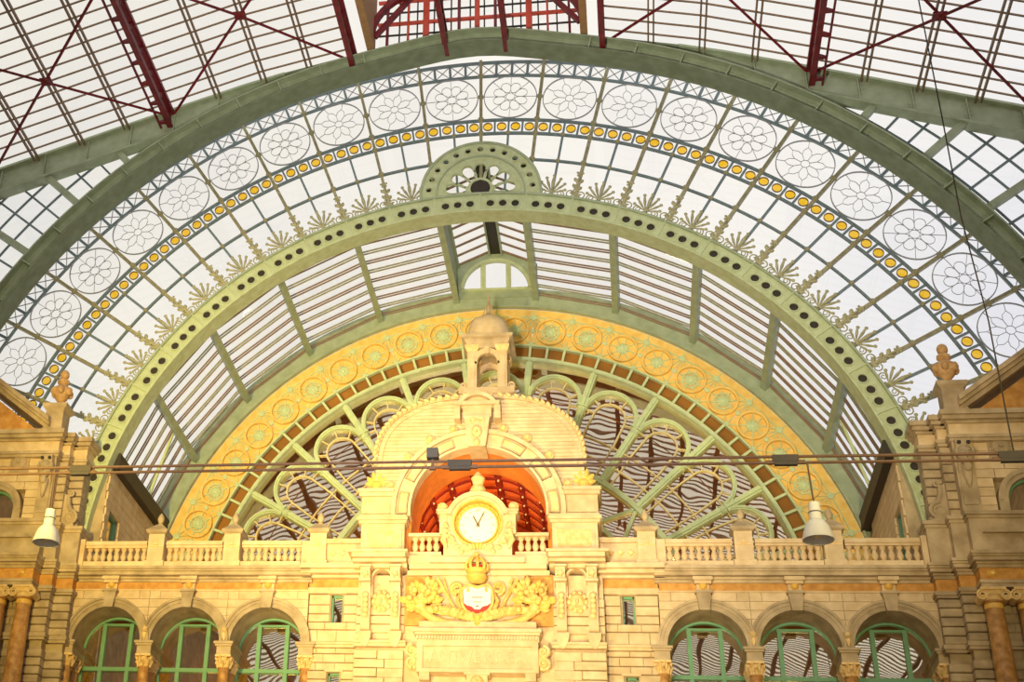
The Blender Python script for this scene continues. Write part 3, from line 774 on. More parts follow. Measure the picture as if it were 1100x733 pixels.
# dark rooms behind the glass
rm = thing('wall_interior', 'dim brown interior walls behind the fanlight and arcade windows', loc=(0, 12, 0), kind='structure')
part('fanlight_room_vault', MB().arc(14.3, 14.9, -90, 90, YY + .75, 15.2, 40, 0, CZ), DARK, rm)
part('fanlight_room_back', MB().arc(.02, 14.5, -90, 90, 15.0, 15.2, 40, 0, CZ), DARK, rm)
for k, (lx, ly, lz, e) in enumerate(((-7, 13, 27, 380), (7, 13, 27, 380), (0, 13, 33, 280), (-12, 4, 17.5, 160), (12, 4, 17.5, 110))):
    ld = bpy.data.lights.new('room_lamp', 'POINT'); ld.energy = e; ld.color = (1, .74, .30); ld.shadow_soft_size = .25
    lob = bpy.data.objects.new('room_lamp', ld); COL.objects.link(lob); lob.location = (lx, ly, lz)  # added warm fill lights that brighten the interior seen through the glass
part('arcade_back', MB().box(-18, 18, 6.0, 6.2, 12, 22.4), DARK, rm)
part('terrace', MB().box(-18, 18, .4, YY + 4, 22.3, 22.6), STONE2, rm)

# ================================================================== stone front
ZG = 0.0
wall = thing('wall_back', 'cream stone station front with round-arched arcade and central clock bay', loc=(0, 0, 0), kind='structure')
def blk(parent, x0, x1, y0, y1, z0, z1, mat=STONE, c=.03, s=1): part('block', MB().block(x0, x1, y0, y1, z0, z1, c), mat, parent, s=s)
def cornice(mb, x0, x1, yf, yb, layers):                    # layers: (z0, z1, overhang)
    for z0, z1, o in layers: mb.box(x0, x1, yf - o, yb, z0, z1)
    return mb
CORN = [(22.08, 22.2, .1), (22.2, 22.28, .2), (22.28, 22.42, .46), (22.42, 22.5, .54), (22.5, 22.62, .62)]
WX = [8.73, 12.15, 15.57]; AR = 1.49; ZS = 19.55
for s in (-1, 1):
    # arcade wall with arch openings, 1.5 m deep
    for ic, c in enumerate(WX):
        e_ = .012 * (ic % 2)
        mb = MB(); n = 24; half = 1.71
        v = []; f = []
        for i in range(n + 1):
            t = pi * i / n; x = c - AR * cos(t); z = ZS + AR * sin(t)
            v += [(x, .06, z), (x, .06, 21.74), (x, 1.5, 21.74), (x, 1.5, z)]
        for i in range(n):
            for k in range(4): f.append((4 * i + k, 4 * i + (k + 1) % 4, 4 * i + 4 + (k + 1) % 4, 4 * i + 4 + k))
        f += [(0, 1, 2, 3), (4 * n + 3, 4 * n + 2, 4 * n + 1, 4 * n)]
        mb.add(v, f).box(c - half, c - AR, .06, 1.5, ZS, 21.74).box(c + AR, c + half, .06, 1.5, ZS, 21.74)
        part('arch_wall', mb, STONE2, wall, s=s)
        arch = MB().arc(AR, AR + .17, -90, 90, -.05 - e_, .1, 28, c, ZS).arc(AR + .17, AR + .3, -90, 90, -.09 - e_, .1, 28, c, ZS).arc(AR + .3, AR + .4, -90, 90, -.15 - e_, .1, 28, c, ZS)
        if ic: part('junction_rosette', MB().lathe([(0, -.3), (.08, -.27), (.14, -.17)], (c - 1.71, 0, 20.05), 10, 'y', 5, .25).lathe([(.02, 19.62), (.1, 19.75), (.12, 19.9)], (c - 1.71, -.12, 0), 6), CARVE, wall, True, s=s)
        part('archivolt', arch, STONE2, wall, s=s)
        part('keystone', MB().prism([(c - .19, 20.95), (c + .19, 20.95), (c + .28, 21.66), (c - .28, 21.66)], -.28, .1).box(c - .32, c + .32, -.34, .1, 21.62, 21.72), STONE2, wall, s=s)
        kb = part('frieze_block', MB().box(c - .25, c + .25, -.12, .1, 21.74, 22.1).box(c - .32, c + .32, -.3, .1, 22.0, 22.12).box(c - .38, c + .38, -.4, .1, 22.12, 22.26), STONE, wall, s=s)
        part('boss', MB().lathe([(.0, -.3), (.09, -.27), (.15, -.18), (.16, -.13), (.19, -.1)], (c, 0, 21.95), 10, 'y'), GOLD, kb, True, s=s)
    # ashlar above the arches, cut along the arches
    zl = [19.6, 19.96, 20.32, 20.68, 21.03, 21.38, 21.73]
    for row, (z0, z1) in enumerate(zip(zl, zl[1:])):
        for ci, c in enumerate(WX):
            def hw(z): return math.sqrt(max(0, (AR + .2) ** 2 - (z - ZS) ** 2))
            for q in (-1, 1):
                b0, b1 = hw(z0), hw(z1)
                lim = 1.71
                if b0 >= lim - .05: continue
                cuts = [b0] + ([1.0 + .25 * (row % 2)] if b0 < .8 else []) + [lim]
                for i, (xa, xb) in enumerate(zip(cuts, cuts[1:])):
                    top = b1 if i == 0 else xa
                    g = .008
                    pts = [(c + q * (xa + g), z0 + g), (c + q * (xb - g), z0 + g), (c + q * (xb - g), z1 - g), (c + q * (top + g), z1 - g)]
                    part('block', MB().prism(pts, .0, .08), STONE, wall, s=s)
    # frieze
    fx = [7.05] + [x for c in WX for x in (c - .25, c + .25)] + [17.25]
    for i in range(0, len(fx), 2): part('frieze_panel', MB().box(fx[i] + .01, fx[i + 1] - .01, -.03, .1, 21.76, 22.12), OCHRE, wall, s=s)
    part('frieze_fillet', MB().box(7.0, 17.3, -.06, .1, 21.72, 21.78), STONE, wall, s=s)
    part('cornice', cornice(MB(), 6.9, 17.1, 0, .6, CORN), STONE2, wall, s=s)
    # lower wall below the arcade, out of the frame
    part('lower_wall', MB().box(7, 17.3, -.1, 1.6, ZG, 15.0), STONE2, wall, s=s)
    # impost blocks and coupled columns
    for i, x in enumerate((7.02, 10.44, 13.86, 17.28)):
        t = thing('arcade_pier', 'coupled marble columns under a square impost, %s arcade, %s' % (SIDE[s], ('next to the clock bay', 'second from the clock bay', 'third from the clock bay', 'next to the corner pavilion')[i]), 'column', (s * x, .4, 15.0), 'arcade columns')
        part('impost', MB().box(x - .3, x + .3, -.02, 1.5, 19.05, 19.4).box(x - .36, x + .36, -.1, 1.55, 19.4, 19.48).box(x - .41, x + .41, -.16, 1.6, 19.48, 19.58), STONE2, t, s=s)
        for y in (.28, 1.18):
            part('shaft', MB().lathe([(.26, 15.2), (.25, 17.2), (.22, 18.5), (.25, 18.52), (.25, 18.57)], (x, y, 0), 16), MARBLE, t, True, s=s)
            cap = part('capital', MB().lathe([(.22, 18.55), (.24, 18.75), (.3, 18.95)], (x, y, 0), 12).box(x - .33, x + .33, y - .33, y + .33, 18.97, 19.05), CARVE, t, s=s)
            lv = MB()
            for ring, (zz, rr, L) in enumerate(((18.56, .25, .26), (18.7, .27, .28))):
                for k in range(8):
                    a = 2 * pi * (k + .5 * ring) / 8
                    p = [(x + rr * cos(a), y + rr * sin(a), zz), (x + (rr + .02) * cos(a), y + (rr + .02) * sin(a), zz + L * .6), (x + (rr + .11) * cos(a), y + (rr + .11) * sin(a), zz + L), (x + (rr + .13) * cos(a), y + (rr + .13) * sin(a), zz + L * .8)]
                    lv.tube(p, [.05, .07, .06, .03], 5)
            part('acanthus', lv, CARVE, cap, True, s=s)
    # arched windows
    for i, c in enumerate(WX):
        n_ = 6 + (i if s < 0 else 3 + i)
        w = thing('window_%d' % n_, 'tall round-arched window with green frame, %s arcade, %s' % (SIDE[s], ('nearest the clock', 'middle one', 'nearest the corner')[i]), loc=(s * c, 1.5, 15), kind='structure')
        part('frame', MB().arc(1.4, 1.52, -90, 90, 1.48, 1.66, 24, c, ZS).box(c - 1.52, c - 1.4, 1.48, 1.66, 15.2, ZS).box(c + 1.4, c + 1.52, 1.48, 1.66, 15.2, ZS), WINGREEN, w, s=s)
        for q in (-1, 1): part('mullion', MB().box(c + q * .6 - .085, c + q * .6 + .085, 1.42, 1.62, 15.2, 20.75), WINGREEN, w, s=s)
        part('transom', MB().box(c - 1.45, c + 1.45, 1.4, 1.62, 18.72, 18.88), WINGREEN, w, s=s)
        part('head_bar', MB().box(c - .6, c + .6, 1.44, 1.62, 20.66, 20.75), WINGREEN, w, s=s)
        def pz(x): return ZS + math.sqrt(max(0, 1.44 ** 2 - x * x))
        for x0, x1 in ((-1.42, -.66), (-.54, .54), (.66, 1.42)):
            part('pane', MB().add([(c + x0, 1.55, 15.3), (c + x1, 1.55, 15.3), (c + x1, 1.55, 18.74), (c + x0, 1.55, 18.74)], [(0, 1, 2, 3)]), WINGLASS, w, s=s)
            xs = [x1 + (x0 - x1) * k / 8 for k in range(9)]
            top = [(c + x, 1.55, (min(20.7, pz(x)) if abs(x0) < .6 else pz(x))) for x in xs]
            part('pane', MB().add([(c + x0, 1.55, 18.86), (c + x1, 1.55, 18.86)] + top, [tuple(range(len(top) + 2))]), WINGLASS, w, s=s)

# ---- balustrades on the cornice
balu = MB().lathe([(.125, 0), (.125, .06), (.07, .1), (.11, .18), (.135, .27), (.095, .4), (.065, .49), (.1, .54), (.125, .58), (.125, .64)], (0, 0, 0), 12)
balu = balu.mesh('baluster', STONE, True)
for s in (-1, 1):
    for i, (x0, x1) in enumerate(((14.18, 16.94), (10.83, 13.32), (7.41, 9.97))):
        t = thing('balustrade', 'stone balustrade section on the %s cornice, %s' % (SIDE[s], ('next to the corner pavilion', 'middle section', 'next to the clock bay')[i]), 'balustrade', (s * (x0 + x1) / 2, 0, 22.62), 'balustrade sections')
        part('plinth', MB().box(x0, x1, -.3, .25, 22.62, 22.92), STONE, t, s=s)
        part('rail', MB().box(x0, x1, -.2, .2, 23.56, 23.66).box(x0, x1, -.27, .25, 23.66, 23.78).box(x0, x1, -.22, .2, 23.78, 23.85), STONE, t, s=s)
        n = 9
        for k in range(n): inst('baluster', balu, t, (s * (x0 + (x1 - x0) * (k + .5) / n - (x0 + x1) / 2), -.02, .3))
    for i, x in enumerate((13.75, 10.4, 6.68)):
        t = thing('balustrade_post', 'square stone post with pyramid cap and bud finial, %s side, %s' % (SIDE[s], ('nearest the corner pavilion', 'in the middle', 'nearest the clock bay')[i]), 'post', (s * x, 0, 22.62), 'balustrade posts')
        part('pedestal', MB().sqlathe([(.42, 0), (.42, .3), (.35, .34), (.35, 1.5), (.37, 1.52)], (x, 0, 22.62)), STONE, t, s=s)
        part('cap', MB().sqlathe([(.38, 1.5), (.46, 1.56), (.47, 1.68), (.42, 1.72), (.14, 2.0)], (x, 0, 22.62)), STONE2, t, s=s)
        part('finial', MB().lathe([(.1, 1.98), (.13, 2.05), (.08, 2.1), (.14, 2.2), (.16, 2.3), (.1, 2.45), (.02, 2.56)], (x, 0, 22.62), 10), STONE2, t, True, s=s)
        part('emblem', MB().prism([(x - .1, 23.62), (x + .1, 23.62), (x, 23.78)], -.4, -.34).box(x - .35, x + .35, -.37, -.34, 23.55, 23.6), CARVE, t, s=s)
    part('parapet_end', MB().box(16.95, 17.6, -.35, .4, 22.62, 23.9), STONE, wall, s=s)

# ---- piers beside the clock bay
ML = [(19.42, 19.52, .1), (19.52, 19.62, .18)]
for s in (-1, 1):
    part('pier_core', MB().box(4.8, 5.62, .22, 1.4, 12, 22.1).box(6.08, 7.0, .22, 1.4, 12, 22.1).box(5.6, 6.1, .22, 1.4, 21.7, 22.1).box(5.6, 6.1, .22, 1.4, 18.5, 20.35).box(5.6, 6.1, .9, 1.4, 12, 21.8), STONE2, wall, s=s)
    zl = [15.7, 16.1, 16.45, 16.8, 17.15, 17.5, 17.85, 18.15, 18.5, 18.82, 19.18, 19.42]
    zu = [19.64, 20.16, 20.48, 20.82, 21.2, 21.64]
    for zz in (zl, zu):
        for row, (z0, z1) in enumerate(zip(zz, zz[1:])):
            win = (zz is zu and z0 > 20.2 and z1 < 21.7) or (zz is zl and z1 < 18.52)
            cuts = [4.9, 5.55, None, 6.12, 7.0] if win else ([4.9, 5.4, 6.3, 7.0] if row % 2 else [4.9, 5.8, 6.6, 7.0])
            for xa, xb in zip(cuts, cuts[1:]):
                if xa is None or xb is None: continue
                blk(wall, xa + .005, xb - .005, .1, .4, z0 + .02, z1 - .02, STONE, .02, s)
    part('pier_moulding', cornice(MB(), 4.85, 7.05, .12, .4, ML), STONE, wall, s=s)
    part('pier_frieze', MB().box(4.85, 7.02, .06, .4, 21.9, 22.25), OCHRE, wall, s=s)
    part('pier_architrave', MB().box(4.85, 7.05, .02, .4, 21.66, 21.9), STONE, wall, s=s)
    part('pier_cornice', cornice(MB(), 4.6, 7.3, -.1, .6, [(22.25, 22.35, .1), (22.35, 22.5, .42), (22.5, 22.7, .62)]), STONE, wall, s=s)
    part('parapet_panel', MB().box(4.8, 6.35, -.15, .3, 22.7, 23.85).box(4.8, 6.4, -.28, .3, 23.7, 23.9).box(6.95, 7.4, -.2, .3, 22.7, 23.85), STONE, wall, s=s)
    for k in range(3): part('panel_rosette', MB().lathe([(0, -.26), (.1, -.24), (.13, -.15)], (5.25 + .4 * k, 0, 23.3), 8, 'y', 4, .2), CARVE, wall, s=s)
    for j, (z0, z1) in enumerate(((20.36, 21.66), (16.2, 18.46))):
        w = thing('window_%d' % (12 + (0 if s < 0 else 2) + j), 'narrow slit window with green frame in the %s pier, %s' % (SIDE[s], ('upper one', 'lower one')[j]), loc=(s * 5.85, .4, z0), kind='structure')
        part('frame', MB().box(5.58, 5.66, .35, .5, z0, z1).box(6.02, 6.1, .35, .5, z0, z1).box(5.58, 6.1, .35, .5, z1 - .1, z1).box(5.58, 6.1, .35, .5, z0, z0 + .06), WINGREEN, w, s=s)
        part('pane', MB().add([(5.66, .48, z0 + .05), (6.02, .48, z0 + .05), (6.02, .48, z1 - .1), (5.66, .48, z1 - .1)], [(0, 1, 2, 3)]), WINGLASS, w, s=s)
        part('lintel', MB().box(5.45, 6.2, .05, .3, z1 - .02, z1 + .08), STONE, w, s=s)

# ================================================================== clock bay
bay = thing('wall_clock_bay', 'projecting central bay of pale stone below and beside the clock', loc=(0, -.6, 12), kind='structure')
part('core', MB().box(-4.9, 4.9, -.3, 1.4, ZG, 22.3), STONE, bay)
zc = [15.2 + .36 * k for k in range(21)]
for s in (-1, 1):
    for row, (z0, z1) in enumerate(zip(zc, zc[1:])):
        if z1 < 19.3:
            blk(bay, 4.0 - .3 * (row % 2), 4.92, -.62, -.2, z0 + .02, z1 - .02, STONE, .02, s)
            blk(bay, 2.95, 3.98 - .3 * (row % 2), -.55, -.2, z0 + .006, z1 - .006, STONE, .008, s)
        elif z1 > 19.9 and z0 < 21.2:
            blk(bay, 2.95, 4.92, -.45, -.2, z0 + .02, z1 - .02, STONE, .02, s)
    part('string_course', cornice(MB(), 2.85, 4.95, -.5, -.2, [(19.3, 19.42, .1), (19.42, 19.52, .18)]), STONE, bay, s=s)
    # capping cornice over the corbels
    part('capping_cornice', cornice(MB(), 2.85, 5.05, -.7, .6, [(22.45, 22.6, .15), (22.6, 22.72, .45), (22.72, 22.95, .7)]).box(2.75, 5.2, -1.5, .5, 22.9, 23.0), STONE, bay, s=s)
    # pedestal blocks above
    part('pedestal', MB().box(3.0, 4.8, -.75, .8, 23.0, 24.35).box(3.1, 4.68, -.82, .0, 23.25, 24.1).box(2.92, 4.9, -.85, .85, 24.35, 24.47).box(2.86, 4.98, -.95, .9, 24.47, 24.6).box(2.92, 4.9, -.9, .85, 24.6, 24.7), STONE, bay, s=s)
    part('pedestal_panel', MB().box(3.3, 4.45, -.86, -.8, 23.4, 23.95).box(3.2, 4.55, -.84, -.8, 23.3, 24.05), CARVE, bay, s=s)
    part('upper_block', MB().box(3.55, 4.85, -.6, .9, 24.7, 25.6).box(3.65, 4.75, -.66, 0, 24.85, 25.35).box(3.5, 4.95, -.75, .95, 25.6, 25.75).box(3.45, 5.0, -.85, 1.0, 25.75, 25.9), STONE, bay, s=s)
    # gilded figure on top of the block
    g = thing('gilded_crest', 'gilded foliage crest on the block at the %s foot of the clock arch' % SIDE[s], 'ornament', (s * 4.3, -.2, 25.9), 'gilded crests')
    mb = MB(); mb.ell((4.3, -.2, 26.2), (.32, .25, .32), 10, 7)
    part('body', mb, GOLD, g, True, s=s)
    for k, a in enumerate((-75, -45, -15, 15, 45, 75)):
        mb = MB(); leaf(mb, (4.3, 26.2), rad(a), .75 - .003 * abs(a), .12, -.3, .09); part('leaf', mb, GOLD, g, True, s=s)
    # corbels
    for i, x in enumerate((4.5, 3.28)):
        t = thing('corbel', 'carved stone scroll corbel under the %s capping cornice, %s' % (SIDE[s], ('outer one', 'inner one')[i]), 'corbel', (s * x, -.5, 19.3), 'scroll corbels')
        part('console', MB().prismx([(-.35, 19.75), (-.75, 19.95), (-.85, 20.3), (-.72, 20.9), (-.78, 21.4), (-1.0, 21.8), (-1.15, 22.2), (-1.15, 22.45), (-.3, 22.45), (-.3, 19.75)], x - .19, x + .19), STONE, t, s=s)
        part('band', MB().box(x - .24, x + .24, -1.22, -.3, 21.78, 21.88), STONE, t, s=s)
        part('abacus', MB().box(x - .25, x + .25, -1.25, -.3, 22.38, 22.46), STONE, t, s=s)
        part('rosette', MB().lathe([(0, -1.27), (.1, -1.24), (.15, -1.1)], (x, 0, 22.12), 10, 'y', 5, .2), CARVE, t, True, s=s)
        lv = MB()
        for k in range(5): lv.ell((x, -.85 - .02 * k, 20.5 + .2 * k), (.13, .09, .12), 8, 5)
        part('leafwork', lv, CARVE, t, True, s=s)
        part('pendant', MB().sqlathe([(.05, 19.28), (.12, 19.34), (.2, 19.5), (.25, 19.62), (.27, 19.75), (.27, 19.85)], (x, -.55, 0)), STONE, t, s=s)
    # niche with mask
    t = thing('mask_niche', 'arched niche with a carved lion mask between the %s corbels' % SIDE[s], 'ornament', (s * 3.89, -.5, 20.9), 'mask niches')
    part('niche', MB().arc(.36, .44, -90, 90, -.62, -.3, 14, 3.89, 22.1).box(3.45, 3.53, -.62, -.3, 21.3, 22.1).box(4.25, 4.33, -.62, -.3, 21.3, 22.1), STONE, t, s=s)
    mk = MB(); mk.ell((3.89, -.55, 21.15), (.3, .2, .34), 10, 8).ell((3.89, -.78, 21.1), (.07, .1, .12), 6, 5).ell((3.78, -.72, 21.22), (.06, .05, .04), 6, 4).ell((4.0, -.72, 21.22), (.06, .05, .04), 6, 4).ell((3.89, -.7, 20.93), (.13, .09, .05), 8, 4)
    part('mask', mk, CARVE, t, True, s=s)
    mn = MB()
    for k in range(10):
        a = 2 * pi * k / 10; mn.ell((3.89 + .33 * cos(a), -.5, 21.15 + .36 * sin(a)), (.11, .1, .11), 6, 5)
    part('mane', mn, CARVE, t, True, s=s)

# recess with the coat of arms and frieze above
part('arms_recess', MB().box(-2.95, 2.95, -.42, -.2, 20.2, 22.3), OCHRE, bay)
part('arms_panel', MB().box(-1.85, 1.85, -.5, -.3, 20.3, 22.2), STONE, bay)
part('arms_cornice', MB().box(-2.85, 2.85, -.62, .5, 22.2, 22.4).box(-2.75, 2.75, -.85, .5, 22.4, 22.62).box(-1.9, 1.9, -1.05, .5, 22.6, 22.82).box(-2.8, 2.8, -.75, .5, 22.62, 23.0), STONE, bay)
arms = thing('coat_of_arms', 'carved coat of arms with red and white shield, crown and two cornucopias', 'coat of arms', (0, -.6, 20.1))
sh = [(-.6, 21.5)] + [(.62 * cos(pi + pi * i / 14) * (1.0), 21.1 + .62 * sin(pi + pi * i / 14)) for i in range(15)] + [(.6, 21.5), (.42, 21.72), (0, 21.6), (-.42, 21.72)]
part('shield', MB().prism(sh, -.86, -.6), SHRED, arms)
part('shield_field', MB().prism([(-.54, 20.98), (-.4, 20.88), (-.22, 20.84), (-.1, 20.72), (.1, 20.72), (.22, 20.84), (.4, 20.88), (.54, 20.98), (.55, 21.5), (.4, 21.66), (0, 21.56), (-.4, 21.66), (-.55, 21.5)], -.9, -.85), WHITE, arms)
part('castle_relief', MB().box(-.22, .22, -.93, -.9, 21.18, 21.21).box(-.16, .16, -.93, -.9, 21.0, 21.02).box(-.05, .05, -.93, -.9, 20.82, 20.86), HAND, arms)
for q in (-1, 1):
    hd = MB().box(q * .36 - .06, q * .36 + .06, -.95, -.9, 21.42, 21.52)
    for k in range(4): hd.box(q * .36 - .06 + .03 * k, q * .36 - .04 + .03 * k, -.95, -.9, 21.52, 21.62)
    part('hand_charge', hd, ARMS, arms)
part('shield_frame', MB().ribbon(sh, .1, -.95, -.62, True), ARMS, arms)
cr_ = part('crown', MB().lathe([(.22, 21.72), (.34, 21.8), (.42, 21.95), (.36, 22.08), (.42, 22.18), (.4, 22.24), (.3, 22.24)], (0, -1.15, 0), 16), GOLD, arms, True)
part('crown_cap', MB().ell((0, -1.15, 22.32), (.36, .3, .14), 14, 6), SHRED, cr_, True)
for k in range(9):
    a = 2 * pi * k / 9
    part('crown_point', MB().tube([(.4 * cos(a), -1.15 + .38 * sin(a), 22.2), (.44 * cos(a), -1.15 + .42 * sin(a), 22.42), (.26 * cos(a), -1.15 + .25 * sin(a), 22.68), (.05 * cos(a), -1.15 + .05 * sin(a), 22.8)], [.07, .06, .05, .04], 6), GOLD, cr_, True)
part('crown_orb', MB().ell((0, -1.15, 22.88), (.1, .1, .11), 8, 6), GOLD, cr_, True)
for q in (-1, 1):
    mb = MB(); scroll(mb, q * .82, 21.62, .26, 1.7, -pi / 2, q, .09, -.75); part('volute', mb, ARMS, arms, True)
    part('ribbon', MB().tube([(q * .62, -.72, 21.5), (q * .8, -.74, 21.1), (q * .6, -.8, 20.6), (q * .25, -.85, 20.35), (0, -.88, 20.25)], [.05, .09, .1, .09, .07], 7), ARMS, arms, True)
    horn = part('cornucopia', MB().tube([(q * .9, -.7, 20.3), (q * 1.3, -.75, 20.25), (q * 1.75, -.8, 20.35), (q * 2.1, -.85, 20.6), (q * 2.3, -.88, 20.9)], [.05, .1, .15, .2, .26], 12), ARMS, arms, True)
    part('staff', MB().tube([(q * .7, -.7, 20.45), (q * 1.25, -.78, 21.4), (q * 1.6, -.8, 22.0)], [.05, .06, .09], 7), ARMS, arms, True)
    part('staff', MB().tube([(q * .9, -.66, 20.45), (q * 1.15, -.7, 21.3), (q * 1.38, -.72, 22.05)], [.04, .05, .05], 7), ARMS, arms, True)
    rnd = random.Random(3)
    for k in range(60):                                     # fruit and leaves spilling from the horn
        a = rnd.uniform(-120, 110); d = rnd.uniform(.1, 1.0)
        px = q * (2.15 + d * .62 * sin(rad(a)) - .05); pz = 20.98 + d * .78 * cos(rad(a)) * .95
        if abs(px) > 2.85: px = q * 2.8
        mb = MB()
        if k % 3 == 0: mb.ell((px, -.98, pz), (.14, .12, .14), 8, 6)
        else: leaf(mb, (px - q * .05, pz - .1), q * rad(a * .9), .46, .12, -.95 + .05 * (k % 4), .06)
        part('fruit' if k % 3 == 0 else 'leaf', mb, GOLD if k % 4 == 0 else ARMS, arms, True)
    for k in range(22):                                     # garland along the bottom
        t_ = k / 21; px = q * (.3 + 1.9 * t_); pz = 20.28 + .12 * sin(3 * t_) + .25 * t_
        mb = MB(); leaf(mb, (px, pz), q * rad(65 - 110 * (k % 2)), .4, .12, -.92, .07); part('leaf', mb, ARMS, arms, True)
part('pendant', MB().lathe([(.02, 20.02), (.14, 20.12), (.1, 20.3), (.18, 20.42)], (0, -.9, 0), 8), GOLD, arms, True)

# plaque with the town name
pq = thing('name_plaque', 'stone name plaque with engraved city name, dentil cornice and side scrolls', 'plaque', (0, -.7, 18))
part('shelf', MB().box(-2.3, 2.3, -.95, -.3, 19.86, 20.2).box(-2.2, 2.2, -.85, -.3, 20.2, 20.26), STONE, pq)
part('cornice', MB().box(-2.5, 2.5, -1.22, -.3, 19.72, 19.86).box(-2.44, 2.44, -1.12, -.3, 19.64, 19.72).box(-2.4, 2.4, -.95, -.3, 19.4, 19.64), STONE, pq)
for k in range(40): part('dentil', MB().box(-2.36 + .119 * k, -2.295 + .119 * k, -1.06, -.9, 19.47, 19.62), STONE, pq)
part('frame', MB().box(-2.36, 2.36, -1.0, -.3, 19.22, 19.4).box(-2.36, 2.36, -1.0, -.3, 18.2, 18.34).box(-2.36, -2.12, -1.0, -.3, 18.34, 19.22).box(2.12, 2.36, -1.0, -.3, 18.34, 19.22), STONE, pq)
part('panel', MB().box(-2.15, 2.15, -.9, -.3, 18.3, 19.3), STONE, pq)
def text(s_, size, mat, nm, parent, loc, depth=.03, ang=0, sx=1.0):
    cu = bpy.data.curves.new(nm, 'FONT'); cu.body = s_; cu.size = size; cu.extrude = depth / 2; cu.align_x = 'CENTER'; cu.align_y = 'CENTER'; cu.resolution_u = 2; cu.space_character = 1.12
    o = bpy.data.objects.new(nm, cu); COL.objects.link(o)
    dg = bpy.context.evaluated_depsgraph_get(); me = bpy.data.meshes.new_from_object(o.evaluated_get(dg)); bpy.data.objects.remove(o); bpy.data.curves.remove(cu)
    me.materials.clear(); me.materials.append(mat)
    me.transform(Matrix.Diagonal((sx, 1, 1, 1))); me.transform(Matrix.Rotation(pi / 2, 4, 'X'))
    ob = bpy.data.objects.new(nm, me); COL.objects.link(ob); ob.parent = parent; off = WLOC[parent.name]
    ob.location = (loc[0] - off[0], loc[1] - off[1], loc[2] - off[2]); ob.rotation_euler = (0, rad(ang), 0)
    return ob
for i, ch in enumerate('ANTWERPEN'): text(ch, .68, STONE, 'letter', pq, (-1.68 + .42 * i, -.905, 18.8), .07, 0, .72 if ch == 'W' else .9)
for q in (-1, 1):
    mb = MB(); scroll(mb, q * 2.55, 19.05, .24, 1.5, pi / 2, -q, .08, -.9); scroll(mb, q * 2.55, 18.6, .24, 1.5, -pi / 2, q, .08, -.9); mb.ell((q * 2.5, -.75, 18.82), (.22, .15, .5), 8, 6)
    part('side_scroll', mb, CARVE, pq, True)
    part('bracket', MB().box(q * 2.05 - .2, q * 2.05 + .2, -.95, -.3, 17.9, 18.2), STONE, pq)
mk = MB().box(-.5, .5, -1.05, -.3, 18.1, 18.22).prismx([(-.3, 17.2), (-.6, 17.3), (-1.0, 18.1), (-.3, 18.1)], -.4, .4)
part('bracket', mk, STONE, pq)
mk = MB().ell((0, -.95, 17.85), (.26, .18, .26), 10, 7).ell((0, -1.12, 17.8), (.06, .09, .09), 6, 5)
part('keystone_head', mk, CARVE, pq, True)

# ---- clock arch: gable with big opening
ga = thing('clock_gable', 'stone arched gable with grooved face, rope edge and panelled inner ring', 'gable', (0, -.6, 24.7))
GC, GR = 24.95, 2.78
# grooved face between inner ring and hood
HZ, HA, HB = 27.1, 4.35, 3.12
def hood(u, d=0.0):                                         # superelliptic outline, u from -1 (left foot) over 0 (crown) to 1
    a = u * pi / 2; S, C = sin(a), cos(a)
    return ((HA + d) * math.copysign(abs(S) ** .8, S), HZ + (HB + d) * abs(C) ** .8)
def hwid(z): return HA * (1 - min(1, max(0, (z - HZ) / HB)) ** 2.5) ** .4
k = 0
for k in range(30):
    z0, z1 = 25.95 + .165 * k, 25.95 + .165 * (k + 1) - .02
    zm = (z0 + z1) / 2
    if z1 > HZ + HB - .02: break
    o = hwid(zm); i_ = math.sqrt(max(0, 3.4 ** 2 - (zm - GC) ** 2)) if zm - GC < 3.4 else 0
    for q in ((-1, 1) if i_ > 0 else (0,)):
        a, b = (min(q * i_, q * o), max(q * i_, q * o)) if q else (-o, o)
        part('course', MB().box(a, b, -.35 - .004 * (k % 2), .6, z0, z1), STONE, ga)
part('face_backing', MB().prism([hood(-1 + 2 * i / 30, -.06) for i in range(31)] + [(HA - .06, 25.9), (3.2, 25.9)] + [(3.3 * sin(rad(75 - 6 * i)), GC + 3.3 * cos(rad(75 - 6 * i))) for i in range(26)] + [(-3.2, 25.9), (-HA + .06, 25.9)], -.32, .6), STONE2, ga)
part('hood_moulding', MB().ribbon([hood(-1 + 2 * i / 50, .02) for i in range(51)], .16, -.45, .9).ribbon([hood(-1 + 2 * i / 50, -.24) for i in range(51)], .06, -.42, 0), STONE, ga)
rope = MB().ell((0, 0, 0), (.15, .14, .085), 8, 6).mesh('rope_bead', CARVE, True)
for k in range(-21, 22):
    x_, z_ = hood(k / 21.5, .06); x2, z2 = hood((k + .2) / 21.5, .06)
    inst('rope_bead', rope, ga, (x_, .1, z_ - 24.7), ang=math.degrees(math.atan2(-(z2 - z_), x2 - x_)) + 35)
part('inner_ring', MB().arc(GR, GR + .1, -95, 95, -.78, -.1, 40, 0, GC).arc(GR + .1, GR + .62, -95, 95, -.68, .9, 40, 0, GC).arc(GR + .62, GR + .8, -95, 95, -.85, .9, 40, 0, GC), STONE, ga)
pnl = MB().arc(GR + .18, GR + .54, -8.5, 8.5, -.1, 0, 6).mesh('ring_panel', CARVE); pfr = MB()
for a0, a1, r0, r1 in ((-9, 9, GR + .14, GR + .2), (-9, 9, GR + .5, GR + .56), (-9, -8, GR + .14, GR + .56), (8, 9, GR + .14, GR + .56)): pfr.arc(r0, r1, a0, a1, -.16, 0, 5)
pfr = pfr.mesh('panel_border', STONE2)
for a in (-84, -56, -28, 28, 56, 84):
    q = inst('ring_panel', pnl, ga, (0, -.05, GC - 24.7), ang=a); inst('panel_border', pfr, q)
